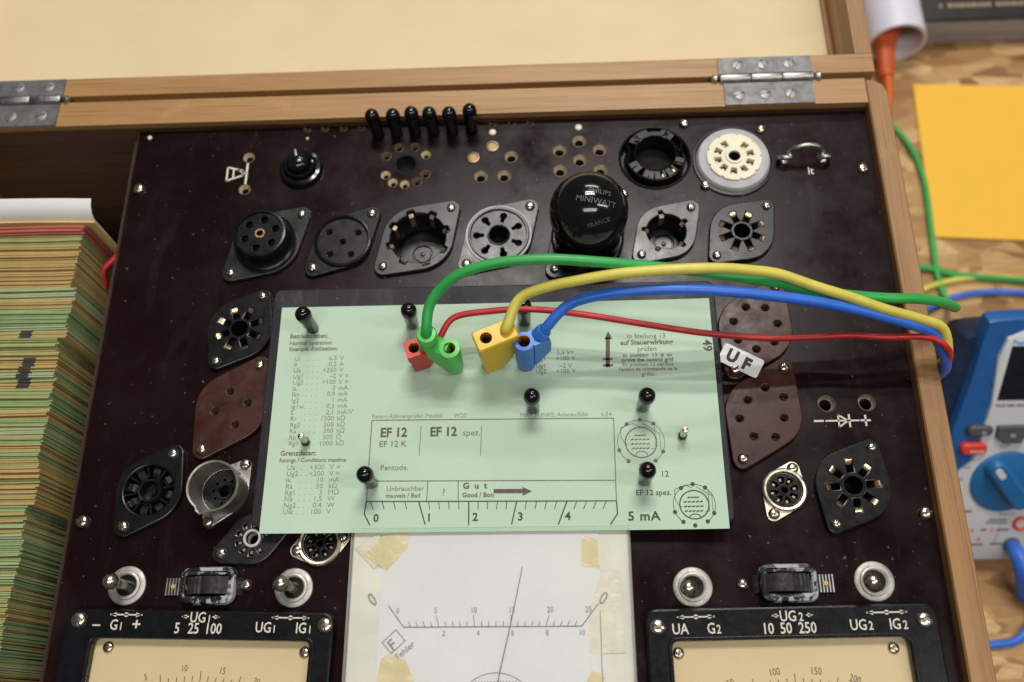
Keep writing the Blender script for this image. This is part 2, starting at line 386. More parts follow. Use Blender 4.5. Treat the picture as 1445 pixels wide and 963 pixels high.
def spline(pts, n):
    P = [Vector(p) for p in pts]; out = []
    Q = [P[0]*2-P[1]]+P+[P[-1]*2-P[-2]]
    for i in range(1, len(Q)-2):
        a, b, c, d = Q[i-1:i+3]
        for k in range(n):
            t = k/n
            out.append(0.5*((2*b)+(c-a)*t+(2*a-5*b+4*c-d)*t*t+(3*b-a-3*c+d)*t**3))
    out.append(P[-1]); return out
def circ(x, y, r, n=20, a0=0.0): return [(x+r*math.cos(a0+2*PI*i/n), y+r*math.sin(a0+2*PI*i/n)) for i in range(n)]
def rrect(x0, x1, y0, y1, r, seg=5):
    out = []
    for cx, cy, a in ((x1-r, y1-r, 0), (x0+r, y1-r, PI/2), (x0+r, y0+r, PI), (x1-r, y0+r, 1.5*PI)):
        out += [(cx+r*math.cos(a+PI/2*i/seg), cy+r*math.sin(a+PI/2*i/seg)) for i in range(seg+1)]
    return out
def hull(pts):
    pts = sorted(set((round(a, 4), round(b, 4)) for a, b in pts))
    def half(ps):
        h = []
        for p in ps:
            while len(h) > 1 and (h[-1][0]-h[-2][0])*(p[1]-h[-2][1])-(h[-1][1]-h[-2][1])*(p[0]-h[-2][0]) <= 0: h.pop()
            h.append(p)
        return h[:-1]
    return half(pts)+half(pts[::-1])
def radial_rect(r0, r1, w, a):
    c, s_ = math.cos(a), math.sin(a)
    return [(r*c-k*s_, r*s_+k*c) for r, k in ((r0, -w/2), (r1, -w/2), (r1, w/2), (r0, w/2))]

def tag(o, label=None, cat=None, group=None, kind=None):
    if label: o['label'] = label
    if cat: o['category'] = cat
    if group: o['group'] = group
    if kind: o['kind'] = kind
    return o
def thing(name, label, cat, loc, group=None, rot=(0, 0, 0)):
    o = bpy.data.objects.new(name, None); COL.objects.link(o)
    o.location = Vector(loc)*S; o.rotation_euler = rot; o.empty_display_size = 0.01
    return tag(o, label, cat, group)
def dup(o, parent, loc, rot=None):
    c = o.copy(); COL.objects.link(c); c.parent = parent; c.location = Vector(loc)*S
    if rot is not None: c.rotation_euler = rot
    return c
TZ = -185.0
# ================================================================== the setting: table top
MB().box(-900, 900, -400, 1300, TZ-18, TZ).build('table_top', 'osb', smooth=0)
tag(bpy.data.objects['table_top'], kind='structure')

# ================================================================== tube tester
BASE = (-65, 110, TZ)
tester = thing('tube_tester', 'vintage tube tester with dark panel of valve sockets in an opened oak case', 'test instrument', BASE)
def T(x, y, z=0.0): return (x-BASE[0], y-BASE[1], z-BASE[2])
def part(mb, name, mat=None, loc=(0, 0, 0), rot=(0, 0, 0), smooth=38, bevel=0.0):
    return mb.build(name, mat, tester, T(*loc), rot, smooth, bevel)

# ---- case
b = MB().use('wood_x')
b.box(-268, 129.2, 231.6, 243.4, -95, 5)                                    # back wall
b.box(-268, 137.8, -60, 240, TZ+0.5, -96)                                    # solid lower carcass
b.use('wood_y').loft([[(p[0], p[1], z) for p in pts] for z, pts in (
    (-95, [(129.3, -60), (137.8, -60), (137.8, 236), (136.4, 240.5), (132.5, 243), (129.3, 243)]),
    (4.2, [(129.3, -60), (137.8, -60), (137.8, 236), (136.4, 240.5), (132.5, 243), (129.3, 243)]),
    (5.0, [(129.8, -60), (137.1, -60), (137.1, 235.8), (135.8, 239.9), (132.2, 242.4), (129.8, 242.4)]))])
b.box(-268, -260, -60, 231.5, -95, 5)                                       # left wall
case = part(b, 'case', smooth=0)
b = MB().box(-259.8, 129.0, 231.0, 231.5, -95, 2.2)
part(b, 'case_lining', 'wood_in', smooth=0)
b = MB().box(-175.5, -172.4, -60, 231, -95, -3.2).box(-259.9, -175.6, -60, 231, -95.5, -92)
part(b, 'divider', 'wood_dark', smooth=0)
# ---- lid (laid back flat) with cream lining
b = MB().use('wood_x')
b.box(-276, 134.2, 246.5, 255.8, -25, 5)
b.box(-276, 134.2, 500, 508, -25, 5)
b.use('wood_y').box(127.2, 134.2, 255.8, 500, -25, 5).box(-276, -267, 255.8, 500, -25, 5)
b.box(125.2, 127.2, 255.8, 500, -25, -18).box(-267, 127, 255.8, 500, -26, -24)
lid = part(b, 'lid', smooth=0, bevel=0.5)
MB().box(-266.9, 125.1, 255.9, 499.9, -24, -20).build('lid_lining', 'lining', lid, smooth=0)
# ---- hinges
def screw_mb(r=2.1, h=1.3, slot=0.5, ang=0.6, mat='nickel'):
    mb = MB().use(mat)
    mb.lathe([(0, -0.4), (r, -0.4), (r, 0.25), (r*0.93, h*0.55), (r*0.7, h*0.86), (r*0.36, h*0.98), (0, h)], 20)
    mb.use('slot').box(-r*0.86, r*0.86, -slot/2, slot/2, h*0.38, h*0.99, Matrix.Rotation(ang, 4, 'Z'))
    return mb
def hinge(x0, x1, xs):
    mb = MB()
    mb.box(x0, x1, 247.2, 255.2, 5.0, 5.7).box(x0+1.5, x1-0.5, 231.8, 242.4, 5.0, 5.7)
    h = part(mb, 'hinge', 'hinge_steel', smooth=0)
    k = MB()
    rot = Matrix.Rotation(PI/2, 4, 'Y')
    n = 3; L = (x1-x0)/n
    for i in range(n): k.lathe([(0, 0.1), (2.1, 0.1), (2.3, 0.5), (2.3, L-0.5), (2.1, L-0.1), (0, L-0.1)], 18, (x0+i*L, 244.8, 5.2), rot)
    for x, d in ((x0-3.6, 1), (x1+0.2, 1)): k.lathe([(0, 0), (1.2, 0.3), (1.9, 1.2), (1.9, 2.4), (1.2, 3.2), (0, 3.5)], 16, (x, 244.8, 5.2), rot)
    k.build('knuckle', 'steel', h, (0, 0, 0))
    for i, x in enumerate(xs):
        for y in (251.4, 236.6):
            screw_mb(2.5, 0.6, 0.45, random.uniform(0, 3), 'hinge_screw').build('hinge_screw', None, h, (x+(0 if y > 245 else -0.6), y, 5.6))
    return h
hinge(70.5, 108.6, (78.4, 88.8, 99.4))
hinge(-246, -206, (-239, -226, -213))

# ---- front panel with real holes
E1 = [(-61.9, 219.5), (-55.3, 219.6), (-50.6, 215.7), (-50.6, 206.4), (-53.9, 202.9), (-58.8, 201.8), (-63.7, 202.8), (-66.8, 206.5), (-67, 215.5)]
E2 = [(-15.6, 213.5), (-28, 204.5), (-18.5, 204.5)]
E2f = [(-23.2, 218.9), (-31, 213.7)]
E3 = [(12.3, 220.1), (4.1, 215.7), (20.5, 215.5), (12.3, 210.9), (4.2, 206.3), (20.5, 205.9)]
E4 = [(-100.9, 230.0), (-93.5, 230.0), (-85.7, 230.0), (-78.2, 230.0), (-23.3, 230.0), (-15.3, 230.2), (-7.6, 230.0)]
EJ = [(97.8, 105.7), (112.1, 105.8)]
EL = [(-124.4, 216.7), (-124.6, 201.4)]
SOCK = dict(s1=(-112.6, 175.6), s2=(-82, 175.6), s3=(-52.2, 176.4), s4=(-20.4, 176.6), s5=(14.2, 174.5), s6=(44.9, 176.5), s7=(73.9, 175.7),
            r1=(75, 135), r2=(74.7, 102.2), octR=(102.6, 75.4), mini=(79.2, 74.3), l1=(-119, 138.9), l2=(-118.7, 107.7), l3=(-145.2, 76.9),
            l4=(-118.0, 76.4), l5=(-105.8, 59.3), l6=(-82.2, 57.4), D=(42.6, 211.0), E=(73.6, 208.4))
bore = dict(s1=9, s2=10, s3=12, s4=10.5, s5=10, s6=9, s7=10.3, r1=9.5, r2=9.5, octR=10.3, mini=5.9, l1=10.3, l2=9.5, l3=9, l4=8, l5=6.4, l6=5.9, D=14.7, E=15.3)
holes = [circ(*p, 2.1, 16) for p in E1] + [circ(-58.7, 211.3, 4.1)] + [circ(*p, 2.75, 18) for p in E2+E3] + [circ(*p, 1.6, 14) for p in E4] + [circ(*p, 3.0, 20) for p in EJ] + [circ(*p, 2.45, 18) for p in EL]
holes += [circ(*SOCK[k], r, 32) for k, r in bore.items()]
b = MB().sheet([(-172.3, -60), (129.0, -60), (129.0, 230.9), (-172.3, 230.9)], holes, -3, 0, 0.0)
panel = part(b, 'front_panel', 'panel', smooth=0)
b = MB().box(-172.9, -172.35, -60, 230.9, -3, 0.15)
b.build('edge_strip', 'brown', panel, smooth=0)
def eyelet(p, ro, ri, mat, depth=-6, name='jack'):
    mb = MB().use('tarnish_dark' if mat != 'alu' else mat).lathe([(ro, 0.0), (ro*0.98, 0.22), (ro*0.9, 0.26), (ro*0.84, 0.12)], 22).use(mat).lathe([(ro*0.84, 0.12), (ri*1.25, -0.9), (ri, -1.8)], 22).use('void').lathe([(ri, -1.8), (ri*0.98, depth), (0, depth)], 22)
    return mb.build(name, None, panel, (p[0], p[1], 0.0))
for p in E1: eyelet(p, 2.25, 1.0, random.choice(['tarnish', 'tarnish', 'eyelet']))
MB().lathe([(5.0, 0.05), (4.7, 0.3), (4.1, 0.2), (4.0, -5), (0, -5.2)], 26).build('guide_hole', 'void', panel, (-58.7, 211.3, 0))
for p in E2+E3: eyelet(p, 2.95, 1.7, 'eyelet')
for p in E2f:
    MB().use('tarnish').lathe([(2.6, 0), (2.5, 0.4), (2.0, 0.5), (1.7, 0.2)], 18).use('tan_dot').lathe([(1.9, 0.15), (1.2, 0.3), (0, 0.34)], 16).build('filled_jack', None, panel, (p[0], p[1], 0))
for p in E4: eyelet(p, 1.75, 0.75, 'tarnish')
for p in EJ: eyelet(p, 3.2, 2.2, 'eyelet', -9)
for p in EL: eyelet(p, 2.6, 1.45, 'eyelet')
for x, y, r in ((-23.2, 225.8, 1.5), (12.3, 227, 1.5), (-100.5, 225.3, 0.6), (-167.8, 228.0, 1.0)):
    MB().lathe([(r, 0), (r*0.9, 0.35), (r*0.5, 0.6), (0, 0.65)], 16).build('rivet', 'ceramic', panel, (x, y, 0))
for x, y in ((124.3, 203.3), (-168.4, 202.8), (-168, 66.1), (126, 65.8)):
    screw_mb(2.3, 1.7, 0.5, random.uniform(0, 3)).build('panel_screw', None, panel, (x, y, 0.3))
for x, y in ((55.4, 226.9), (29.3, 194.5), (86.1, 223), (61.8, 197.4), (-106.8, 43.7), (61.9, 42.6)):
    screw_mb(2.0, 1.7, 0.5, random.uniform(0, 3)).build('panel_screw', None, panel, (x, y, 0.3))
# engraved signs on the panel
z = 0.05
mk = MB()
mk.line([(-124.5, 214), (-124.5, 204)], 0.9, z).line([(-128.2, 211.3), (-126, 209.5), (-124.6, 209.4)], 0.8, z)
mk.line([(-132.6, 212.3), (-132.6, 205.9), (-126.2, 208.2), (-126.2, 210.6)], 0.75, z, closed=True).line([(-130, 211.0), (-130, 207.4)], 0.7, z)
mk.build('rectifier_sign', 'paint_white', panel, smooth=0)
mk = MB()
mk.line([(92.8, 99.3), (95.8, 99.3)], 0.75, z).line([(96.8, 99.3), (108.4, 99.3)], 0.6, z).line([(101.3, 101.4), (101.3, 97.0), (104.7, 99.3)], 0.6, z, closed=True)
mk.line([(105.1, 101.5), (105.1, 97.0)], 0.7, z).line([(109.2, 99.3), (112.4, 99.3)], 0.7, z).line([(110.8, 101.1), (110.8, 97.4)], 0.7, z)
mk.build('diode_sign', 'paint_white', panel, smooth=0)
MB().text('It', 4.6, 102.7, 201.7, z, wid=0.9, bold=0.08).build('lettering', 'paint_white', panel, smooth=0)

# ---- sockets
def flange(mb, R_, scr, r=3.3, holes=(), th=2.0, bev=0.35, z0=0.02):
    pts = circ(0, 0, R_, 48)
    for q in scr: pts += circ(q[0], q[1], r, 20)
    return mb.sheet(hull(pts), holes, z0, z0+th, bev)
def screws(parent, scr, z, r=1.9):
    for q in scr: screw_mb(r*0.92, 1.5, 0.45, random.uniform(0, 3)).build('screw', None, parent, (q[0], q[1], z))
def sock(key, mb, mat=None): return part(mb, 'tube_socket', mat, (*SOCK[key], 0))
def cup(mb, mat, r, depth, z=-0.5): return mb.use(mat).lathe([(r, z), (r, -depth), (0, -depth)], 28)
def octal(key, scr, R_, cr, a0, mat='bakelite', ch=3.2):
    sl = [radial_rect(cr-3.6, cr+1.0, 2.3, a0+k*PI/4) for k in range(8)]
    ctr = circ(0, 0, ch, 24)
    mb = MB().use(mat); flange(mb, R_, scr, 3.2, sl+[ctr], 2.2, 0.4)
    mb.lathe([(ch+0.9, 2.21), (ch+0.8, 2.35), (ch+0.05, 2.35), (ch, 2.1), (ch, -8)], 28)
    cup(mb, 'void', 10.2, 8, 0)
    o = sock(key, mb)
    cm = None
    for k in range(8):
        a = a0+k*PI/4
        if cm is None:
            q = MB().loft([[(cr-1.6, y, -4), (cr-1.2, y, 0.8), (cr-0.5, y, 1.8), (cr+0.95, y, 2.25), (cr+0.95, y, 0.5), (cr-0.6, y, -4)] for y in (-1.08, 1.08)])
            cm = q.build('contact', 'copper', o, rot=(0, 0, a))
        else: dup(cm, o, (0, 0, 0), (0, 0, a))
    screws(o, scr, 2.2); return o
octal('octR', [(8.0, 13.3), (-7.6, -13.3)], 12.9, 8.3, PI/8*0+0.06)
octal('l1', [(7.6, 13.2), (-7.5, -13.2)], 12.6, 8.0, 0.35)
octal('s7', [(10.4, 10.6), (-10.5, -10.4)], 12.4, 7.8, 0.36)
for k, scr, hl in (('r1', [(9, 16.4), (-9.1, -16.4)], None), ('r2', [(8.9, 16.9), (-8.9, -16.9)], None), ('l2', [(9, 16.2), (-9, -16.2)], 1)):
    if k == 'r1': hs = [(-2.7, 8.4), (4.4, 8), (-7.7, 2.7), (8.4, 1.5), (-6.8, -4.7), (6.4, -5.8), (-0.4, -8.5)]
    elif k == 'r2': hs = [(1.5, 9.3), (-5.1, 4.8), (7.7, 5.7), (-8.7, -2.1), (7.1, -2.1), (-4.3, -8.7), (3.3, -9.1)]
    else: hs = [(-1.2, 6.0), (5.9, 1.4), (-6.0, -1.7), (2.1, -7.0)]
    mb = MB().use('brown'); flange(mb, 13.6, scr, 3.6, [circ(x, y, 1.3, 16) for x, y in hs], 2.2, 0.4)
    cup(mb, 'void', 9.4, 6, -0.2)
    o = sock(k, mb)
    for x, y in hs: MB().lathe([(1.29, 1.7), (1.15, 1.2), (1.05, -2)], 16).build('contact', 'tarnish', o, (x, y, 0))
    screws(o, scr, 2.2, 2.1)
# raised side-contact socket with a brass centre
scr = [(13.3, 12.6), (-12.6, -12.8)]
hs = [(6.2*math.cos(a), 6.2*math.sin(a)) for a in [0.35+i*PI/3 for i in range(6)]]
mb = MB().use('bakelite_dusty'); flange(mb, 13.6, scr, 3.6, [], 1.8)
mb.use('bakelite').lathe([(12.4, 1.8), (12.4, 3.2), (11.2, 3.8), (10.6, 5), (10.6, 9.4), (10.1, 10.2), (9.3, 10.4), (9.0, 9.6)], 36)
mb.sheet(circ(0, 0, 9.2, 36), [circ(x, y, 1.5, 16) for x, y in hs]+[circ(0, 0, 1.4, 16)], 8.2, 9.6, 0.2)
mb.use('void').cyl(9, 5.0, 5.4)
o = sock('s1', mb); screws(o, scr, 1.8)
MB().lathe([(2.2, 9.55), (2.0, 10.0), (1.35, 10.0), (1.25, 6)], 18).build('centre_contact', 'brass', o)
# flat five-pin socket
scr = [(11, 12), (-11, -11.6)]
hs = [(0, -0.3), (-5.6, 4.2), (6, 3.6), (-4.6, -5.6), (3.6, -5.8)]
mb = MB().use('bakelite'); flange(mb, 11.6, scr, 3.5, [circ(x, y, 1.15, 14) for x, y in hs], 1.9)
mb.lathe([(11.5, 1.9), (11.3, 2.8), (10.6, 3.0), (10.1, 2.5), (9.9, 1.9)], 36)
cup(mb, 'void', 9.8, 6, -0.2)
o = sock('s2', mb); screws(o, scr, 1.9, 2.1)
for x, y in hs: MB().lathe([(1.12, 1.5), (1.0, -2)], 14).build('contact', 'brass' if (x, y) == hs[0] else 'tarnish_dark', o, (x, y, 0))
# two deep pot sockets
def pot(key, scr, R_, ro, depth, n, a0, notch):
    hole = []
    for i in range(96):
        a = 2*PI*i/96; q = ro
        for k in range(n):
            d = (a-a0-k*2*PI/n+PI) % (2*PI)-PI
            if abs(d) < notch: q = ro+1.7
        hole.append((q*math.cos(a), q*math.sin(a)))
    mb = MB().use('bakelite_dusty'); flange(mb, R_, scr, 3.6, [hole], 2.0, 0.35)
    mb.use('bakelite').lathe([(ro+0.2, 0), (ro-0.5, -2), (ro-0.6, -depth), (ro-1.6, -depth)], 40)
    mb.use('bakelite_dusty').lathe([(ro-1.6, -depth), (ro-1.9, -depth+1.2), (4.3, -depth+1.2), (4.0, -depth+0.4), (3.5, -depth+0.4), (3.2, -depth+1.1), (1.0, -depth+1.1), (0.8, -depth+1.8), (0, -depth+2)], 36)
    o = sock(key, mb); screws(o, scr, 2.0)
    for k in range(n):
        a = a0+k*2*PI/n
        q = MB().loft([[(ro-0.6, y, -depth*0.5), (ro-0.9, y, 0.6), (ro+0.3, y, 1.3), (ro+1.1, y, 0.4), (ro+0.2, y, -2)] for y in (-0.9, 0.9)])
        q.build('contact', 'tarnish' if k % 3 else 'copper', o, rot=(0, 0, a))
pot('s3', [(12.9, 12.8), (-13.2, -12.5)], 14.2, 11.0, 14, 8, 0.3, 0.12)
pot('s6', [(10.2, 10.1), (-10.1, -10)], 11.6, 7.6, 10, 5, 0.5, 0.10)
# ring socket with seven key holes
scr = [(12.4, 12.4), (-12.4, -12.4)]
ky = []
for k in range(7):
    a = 0.45+k*2*PI/7
    ca, sa = math.cos(a), math.sin(a)
    shape = [(8.6+1.25*math.cos(t), 1.25*math.sin(t)) for t in [PI*0.82-i*PI*1.64/12 for i in range(13)]]+[(5.9, -0.5), (5.9, 0.5)]
    ky.append([(x*ca-y*sa, x*sa+y*ca) for x, y in shape])
mb = MB().use('bakelite_dusty'); flange(mb, 13.2, scr, 3.5, ky+[circ(0, 0, 3.9, 28)], 2.0, 0.3)
mb.use('greyplate').lathe([(13.0, 2.0), (12.9, 2.5), (12.5, 2.6), (12.1, 2.2)], 44)
mb.use('bakelite_dusty').lathe([(12.1, 2.2), (11.7, 2.9), (11.2, 2.9), (10.9, 2.1)], 44)
mb.use('bakelite').lathe([(4.6, 2.0), (4.4, 2.5), (3.9, 2.4), (3.8, -7)], 28); cup(mb, 'void', 10.4, 7, -0.2)
o = sock('s4', mb); screws(o, scr, 2.0, 2.1)
# socket under the black tube base
scr = [(12.4, 12.6), (-13, -13.4)]
mb = MB().use('bakelite'); flange(mb, 14.0, scr, 3.6, [circ(0, 0, 4, 20)], 2.0, 0.35)
mb.lathe([(14.2, 2), (14.1, 3.2), (13.5, 3.6), (13.2, 2)], 40)
o = sock('s5', mb); screws(o, scr, 2.0)
# black side-contact socket on the left
scr = [(7.2, 13.1), (-7.0, -13)]
mb = MB().use('bakelite'); flange(mb, 12.2, scr, 3.8, [circ(0, 0, 9.0, 36)], 2.2, 0.5)
mb.lathe([(8.9, 2), (8.7, -5), (0, -5)], 36)
mb.lathe([(4.6, -4.9), (4.5, 1.2), (4.1, 1.7), (3.4, 1.6), (3.1, 0.8), (3.0, -3), (1.2, -3.2), (0.9, -2), (0, -1.9)], 28)
for k in range(8):
    mb.box(4.9, 8.9, -0.35, 0.35, -5, 1.2, Matrix.Rotation(0.2+k*PI/4, 4, 'Z'))
o = sock('l3', mb); screws(o, scr, 2.2, 2.1)
for k in range(8):
    MB().loft([[(5.6, y, -4), (5.3, y, -0.6), (6.6, y, 0.4), (8.6, y, 0.2), (8.6, y, -0.8), (6.2, y, -4)] for y in (-1.3, 1.3)]).build('contact', 'bakelite_dusty', o, rot=(0, 0, 0.2+(k+0.5)*PI/4))
# miniature sockets with a pale metal ring
def mini(key, scr, rot=0.0):
    mb = MB().use('alu')
    flange(mb, 7.6, scr, 2.6, [circ(0, 0, 5.9, 32)], 0.8, 0.2)
    mb.lathe([(7.7, 0.8), (7.6, 1.7), (7.1, 2.1), (6.4, 2.0), (6.0, 1.3), (5.9, -2)], 40)
    mb.use('bakelite')
    sl = []
    for k in range(8):
        a = k*2*PI/8+0.2+rot; ca, sa = math.cos(a), math.sin(a)
        sl.append([(x*ca-y*sa, x*sa+y*ca) for x, y in [(2.3, -0.5), (3.6, -1.0), (4.6, -1.05), (5.0, 0), (4.6, 1.05), (3.6, 1.0), (2.3, 0.5)]])
    mb.sheet(circ(0, 0, 5.85, 36), sl+[circ(0, 0, 1.2, 18)], -1.0, 0.9, 0.2); cup(mb, 'void', 5.8, 6, -1.2)
    mb.use('bakelite').lathe([(2.0, 0.9), (1.9, 1.4), (1.3, 1.4), (1.2, -3)], 22)
    o = sock(key, mb); screws(o, scr, 0.8, 2.2)
    for k in range(8):
        a = k*2*PI/8+0.2+rot
        MB().box(3.4, 4.4, -0.4, 0.4, -3, -0.4).build('contact', 'tarnish', o, rot=(0, 0, a))
mini('mini', [(3.6, 7.6), (-4.4, -8.2)])
mini('l6', [(-7.8, -2.2), (7.8, 2.2)], 0.3)
# black nine-pin socket half under the card
scr = [(-10.4, -5.0), (10.4, 5.0)]
hs = [radial_rect(3.9, 5.9, 1.3, k*2*PI/10+0.3) for k in range(9)]
mb = MB().use('bakelite_dusty'); flange(mb, 8.8, scr, 3.4, hs+[circ(0, 0, 2.2, 20)], 2.0, 0.4)
mb.lathe([(7.0, 2.02), (6.9, 2.3), (6.5, 2.3), (6.4, 2.0)], 32)
mb.use('greyplate').lathe([(3.2, 2.0), (3.1, 2.8), (2.6, 3.0), (2.3, 2.8), (2.2, -3)], 26); cup(mb, 'void', 6.3, 6, -0.2)
o = sock('l5', mb); screws(o, scr, 2.0, 2.0)
for k in range(9):
    a = k*2*PI/10+0.3
    MB().box(4.2, 5.2, -0.45, 0.45, -2, 1.2).build('contact', 'tarnish', o, rot=(0, 0, a))
# shielded miniature socket: open metal can
scr = [(6.6, 9.6), (-4.6, -11)]
mb = MB().use('steel'); flange(mb, 8.7, scr, 2.1, [circ(0, 0, 7.9, 32)], 0.9, 0.2)
mb.use('can')
prof = []
R0 = 8.6
def canring(r, z):
    out = []
    for i in range(40):
        a = 2*PI*i/40; q = r
        d = abs(((a-math.radians(250)+PI) % (2*PI))-PI)
        if d < 0.2: q = r+1.6*(1-d/0.2)**0.5          # bayonet lug pressed outwards
        out.append((q*math.cos(a)+z*0.03, q*math.sin(a)-z*0.09, z))
    return out
mb.loft([canring(R0, 0.6), canring(R0, 14), canring(R0+0.5, 14.6), canring(R0+0.3, 15), canring(R0-0.3, 14.7), canring(R0-0.5, 13.8), canring(R0-0.5, 0.5)], cap0=False, cap1=False)
mb.use('bakelite_dusty').sheet(circ(0, 0, 8.2, 36), [circ(4.2*math.cos(k*0.7+0.3), 4.2*math.sin(k*0.7+0.3), 0.55, 10) for k in range(9)]+[circ(0, 0, 2.2, 20)], -1, 0.7, 0.1)
mb.lathe([(3.0, 0.7), (2.9, 1.5), (2.3, 1.5), (2.2, -3)], 24); cup(mb, 'void', 8.0, 5, -1.2)
o = sock('l4', mb); screws(o, scr, 0.9, 2.2)
# round black socket with copper springs
mb = MB().use('bakelite').lathe([(14.6, -0.1), (14.5, 0.6), (13.9, 0.8), (13.6, 0.2), (13.4, -4), (12.3, -4)], 48)
outl = []
for i in range(96):
    a = 2*PI*i/96; q = 12.4
    for c_ in (math.radians(5), math.radians(90), math.radians(178)):
        d = abs(((a-c_+PI) % (2*PI))-PI)
        if d < 0.26: q = 11.0
    outl.append((q*math.cos(a), q*math.sin(a)))
ca = [math.radians(d) for d in (52, 62, 132, 140, 208, 222, 246, 258, 272, 284, 300, 312, 334, 342)]
mb.sheet(outl, [circ(0, 0.4, 8.0, 40)]+[radial_rect(8.8, 11.2, 1.0, a) for a in ca], -2, 3.4, 0.5)
mb.lathe([(8.1, 3.3), (7.9, 2.5), (7.8, -9), (0, -9.5)], 40, (0, 0.4, 0)); cup(mb, 'void', 14, 6, -4)
o = sock('D', mb)
for a in ca: MB().loft([[(9.0, y, -2), (8.9, y, 2.4), (9.8, y, 3.3), (10.9, y, 2.6), (10.6, y, -2)] for y in (-0.42, 0.42)]).build('contact', 'copper', o, rot=(0, 0, a))
# white ceramic socket on a grey plate
mb = MB().use('socket_plate').lathe([(15.2, -3), (14.7, 0.2), (14.3, 1.2), (13.8, 1.8), (10.6, 2.3), (10.4, -3)], 48)
hs = [[(6.6*math.cos(a)+x*math.cos(a)-y*math.sin(a), 6.6*math.sin(a)+x*math.sin(a)+y*math.cos(a)) for x, y in ((-1.35, -1.05), (1.35, -1.3), (1.35, 1.3), (-1.35, 1.05))] for a in [math.radians(90-36*k+12-54) for k in range(9)]]
gear = []
for i in range(90):
    a = 2*PI*i/90; gear.append(((10.9 if (i % 10) else 10.2)*math.cos(a), (10.9 if (i % 10) else 10.2)*math.sin(a)))
keyh = circ(0, 0, 2.3, 24)
mb.use('ceramic').sheet(gear, hs+[keyh], 0, 3.0, 0.35)
mb.lathe([(3.6, 3.0), (3.4, 3.5), (2.4, 3.5), (2.3, 2.8)], 30)
mb.use('void').lathe([(2.29, 2.6), (2.2, -4)], 24)  # bore of the cream ceramic coloured black as shade
mb.use('bakelite').lathe([(15.35, -0.2), (15.9, -0.02), (15.9, 0.12), (15.3, 0.14)], 48); cup(mb, 'void', 10.3, 5, -1)
o = part(mb, 'tube_socket', None, (*SOCK['E'], 1.0))
for k in range(9):
    a = math.radians(90-36*k+12-54)
    MB().box(6.3, 7.4, -0.7, 0.7, -2, 1.0).build('contact', 'tarnish', o, rot=(0, 0, a))
# ---- black selector knob
mb = MB().lathe([(0, 0), (8.9, 0), (8.8, 1.6), (8.2, 2.4), (7.0, 2.6), (6.7, 2.0), (6.3, 2.2), (6.2, 3.4), (5.9, 4.4), (5.2, 4.7), (4.8, 4.2), (4.6, 3.8), (4.5, 5.2), (4.1, 6.6), (3.1, 7.7), (1.6, 8.3), (0, 8.5)], 36)
kn = part(mb, 'selector_knob', 'gloss_black', (-101.6, 210.0, 0.02))
MB().box(-0.4, 0.4, -0.8, 5.0, 3.6, 8.2, Matrix.Rotation(0.25, 4, 'Z')).build('pointer', 'steel', kn, bevel=0.1)

# ---- toggle switches
def toggle(x, y, tx, ty):
    mb = MB().use('washer').lathe([(3.6, 0.3), (6.6, 0.02), (6.6, 0.7), (6.3, 0.95), (4.9, 1.0)]+[(4.9, 1.0), (4.75, 1.5), (4.1, 1.7), (3.6, 1.3), (3.5, 0.4)], 40)
    mb.use('bakelite').lathe([(3.4, 0.9), (1.4, 0.8), (0, 0.7)], 24)
    t = part(mb, 'toggle_switch', None, (x, y, 0))
    d = Vector((tx, ty, 11))
    lv = MB().tube([(0, 0, 0), d*0.45, d*0.72], lambda u: 1.9-0.35*u, 16, 4)
    q = d.normalized(); rm = q.to_track_quat('Z', 'Y').to_matrix().to_4x4()
    L = d.length
    lv.lathe([(0, L*0.6), (1.5, L*0.62), (2.2, L*0.7), (2.65, L*0.82), (2.7, L*0.92), (2.35, L*1.03), (1.4, L*1.12), (0, L*1.15)], 20, (0, 0, 0), rm)
    lv.build('lever', 'nickel', t)
toggle(-148.6, 43.8, -1.6, 0.2); toggle(-90.2, 42.6, -2.0, 0.2); toggle(45.3, 41.8, -3.0, -1.6); toggle(105.5, 43.2, -4.0, -1.4)
# ---- thumbwheel selectors
def thumbwheel(x, y, sg):
    hole = rrect(-6.2, 7.8, -3.1, 3.1, 0.5, 2)
    mb = MB().use('bezel').sheet([(sg*p[0], p[1]) for p in rrect(-9.0, 10.2, -6.3, 6.3, 3.2, 6)], [[(sg*p[0], p[1]) for p in hole]], 0.02, 4.6, 1.6)
    t = part(mb, 'thumbwheel_switch', None, (x, y, 0))
    n = 96; ring = []
    for i in range(n):
        a = 2*PI*i/n
        rib = 0.45*(1 if (i % 2) else 0) if (0.1 < (PI/2-a if a < PI else 9) < 0.95) else 0
        ring.append((sg*12.6*math.cos(a)+(-sg*rib*math.cos(a)), 12.6*math.sin(a)-rib*math.sin(a)))
    w = MB().loft([[(p[0], yy, p[1]-6.8) for p in ring] for yy in (-2.9, 2.9)])
    w.build('wheel', 'rubber', t)
    k = MB().use('rubber').box(*sorted((sg*9.8, sg*16.2)), -2.9, 2.9, 0.05, 1.0)
    k.use('steel')
    for i in range(6): k.box(*sorted((sg*(10.2+i*1.05), sg*(10.55+i*1.05))), -2.9, 2.9, 0.9, 1.45)
    k.use('tan_dot').lathe([(0.9, 1.4), (0.7, 1.75), (0, 1.8)], 12, (sg*13.3, 0, 0))
    k.build('ribbed_tab', None, t)
thumbwheel(76.0, 42.6, 1); thumbwheel(-118.6, 43.2, -1)

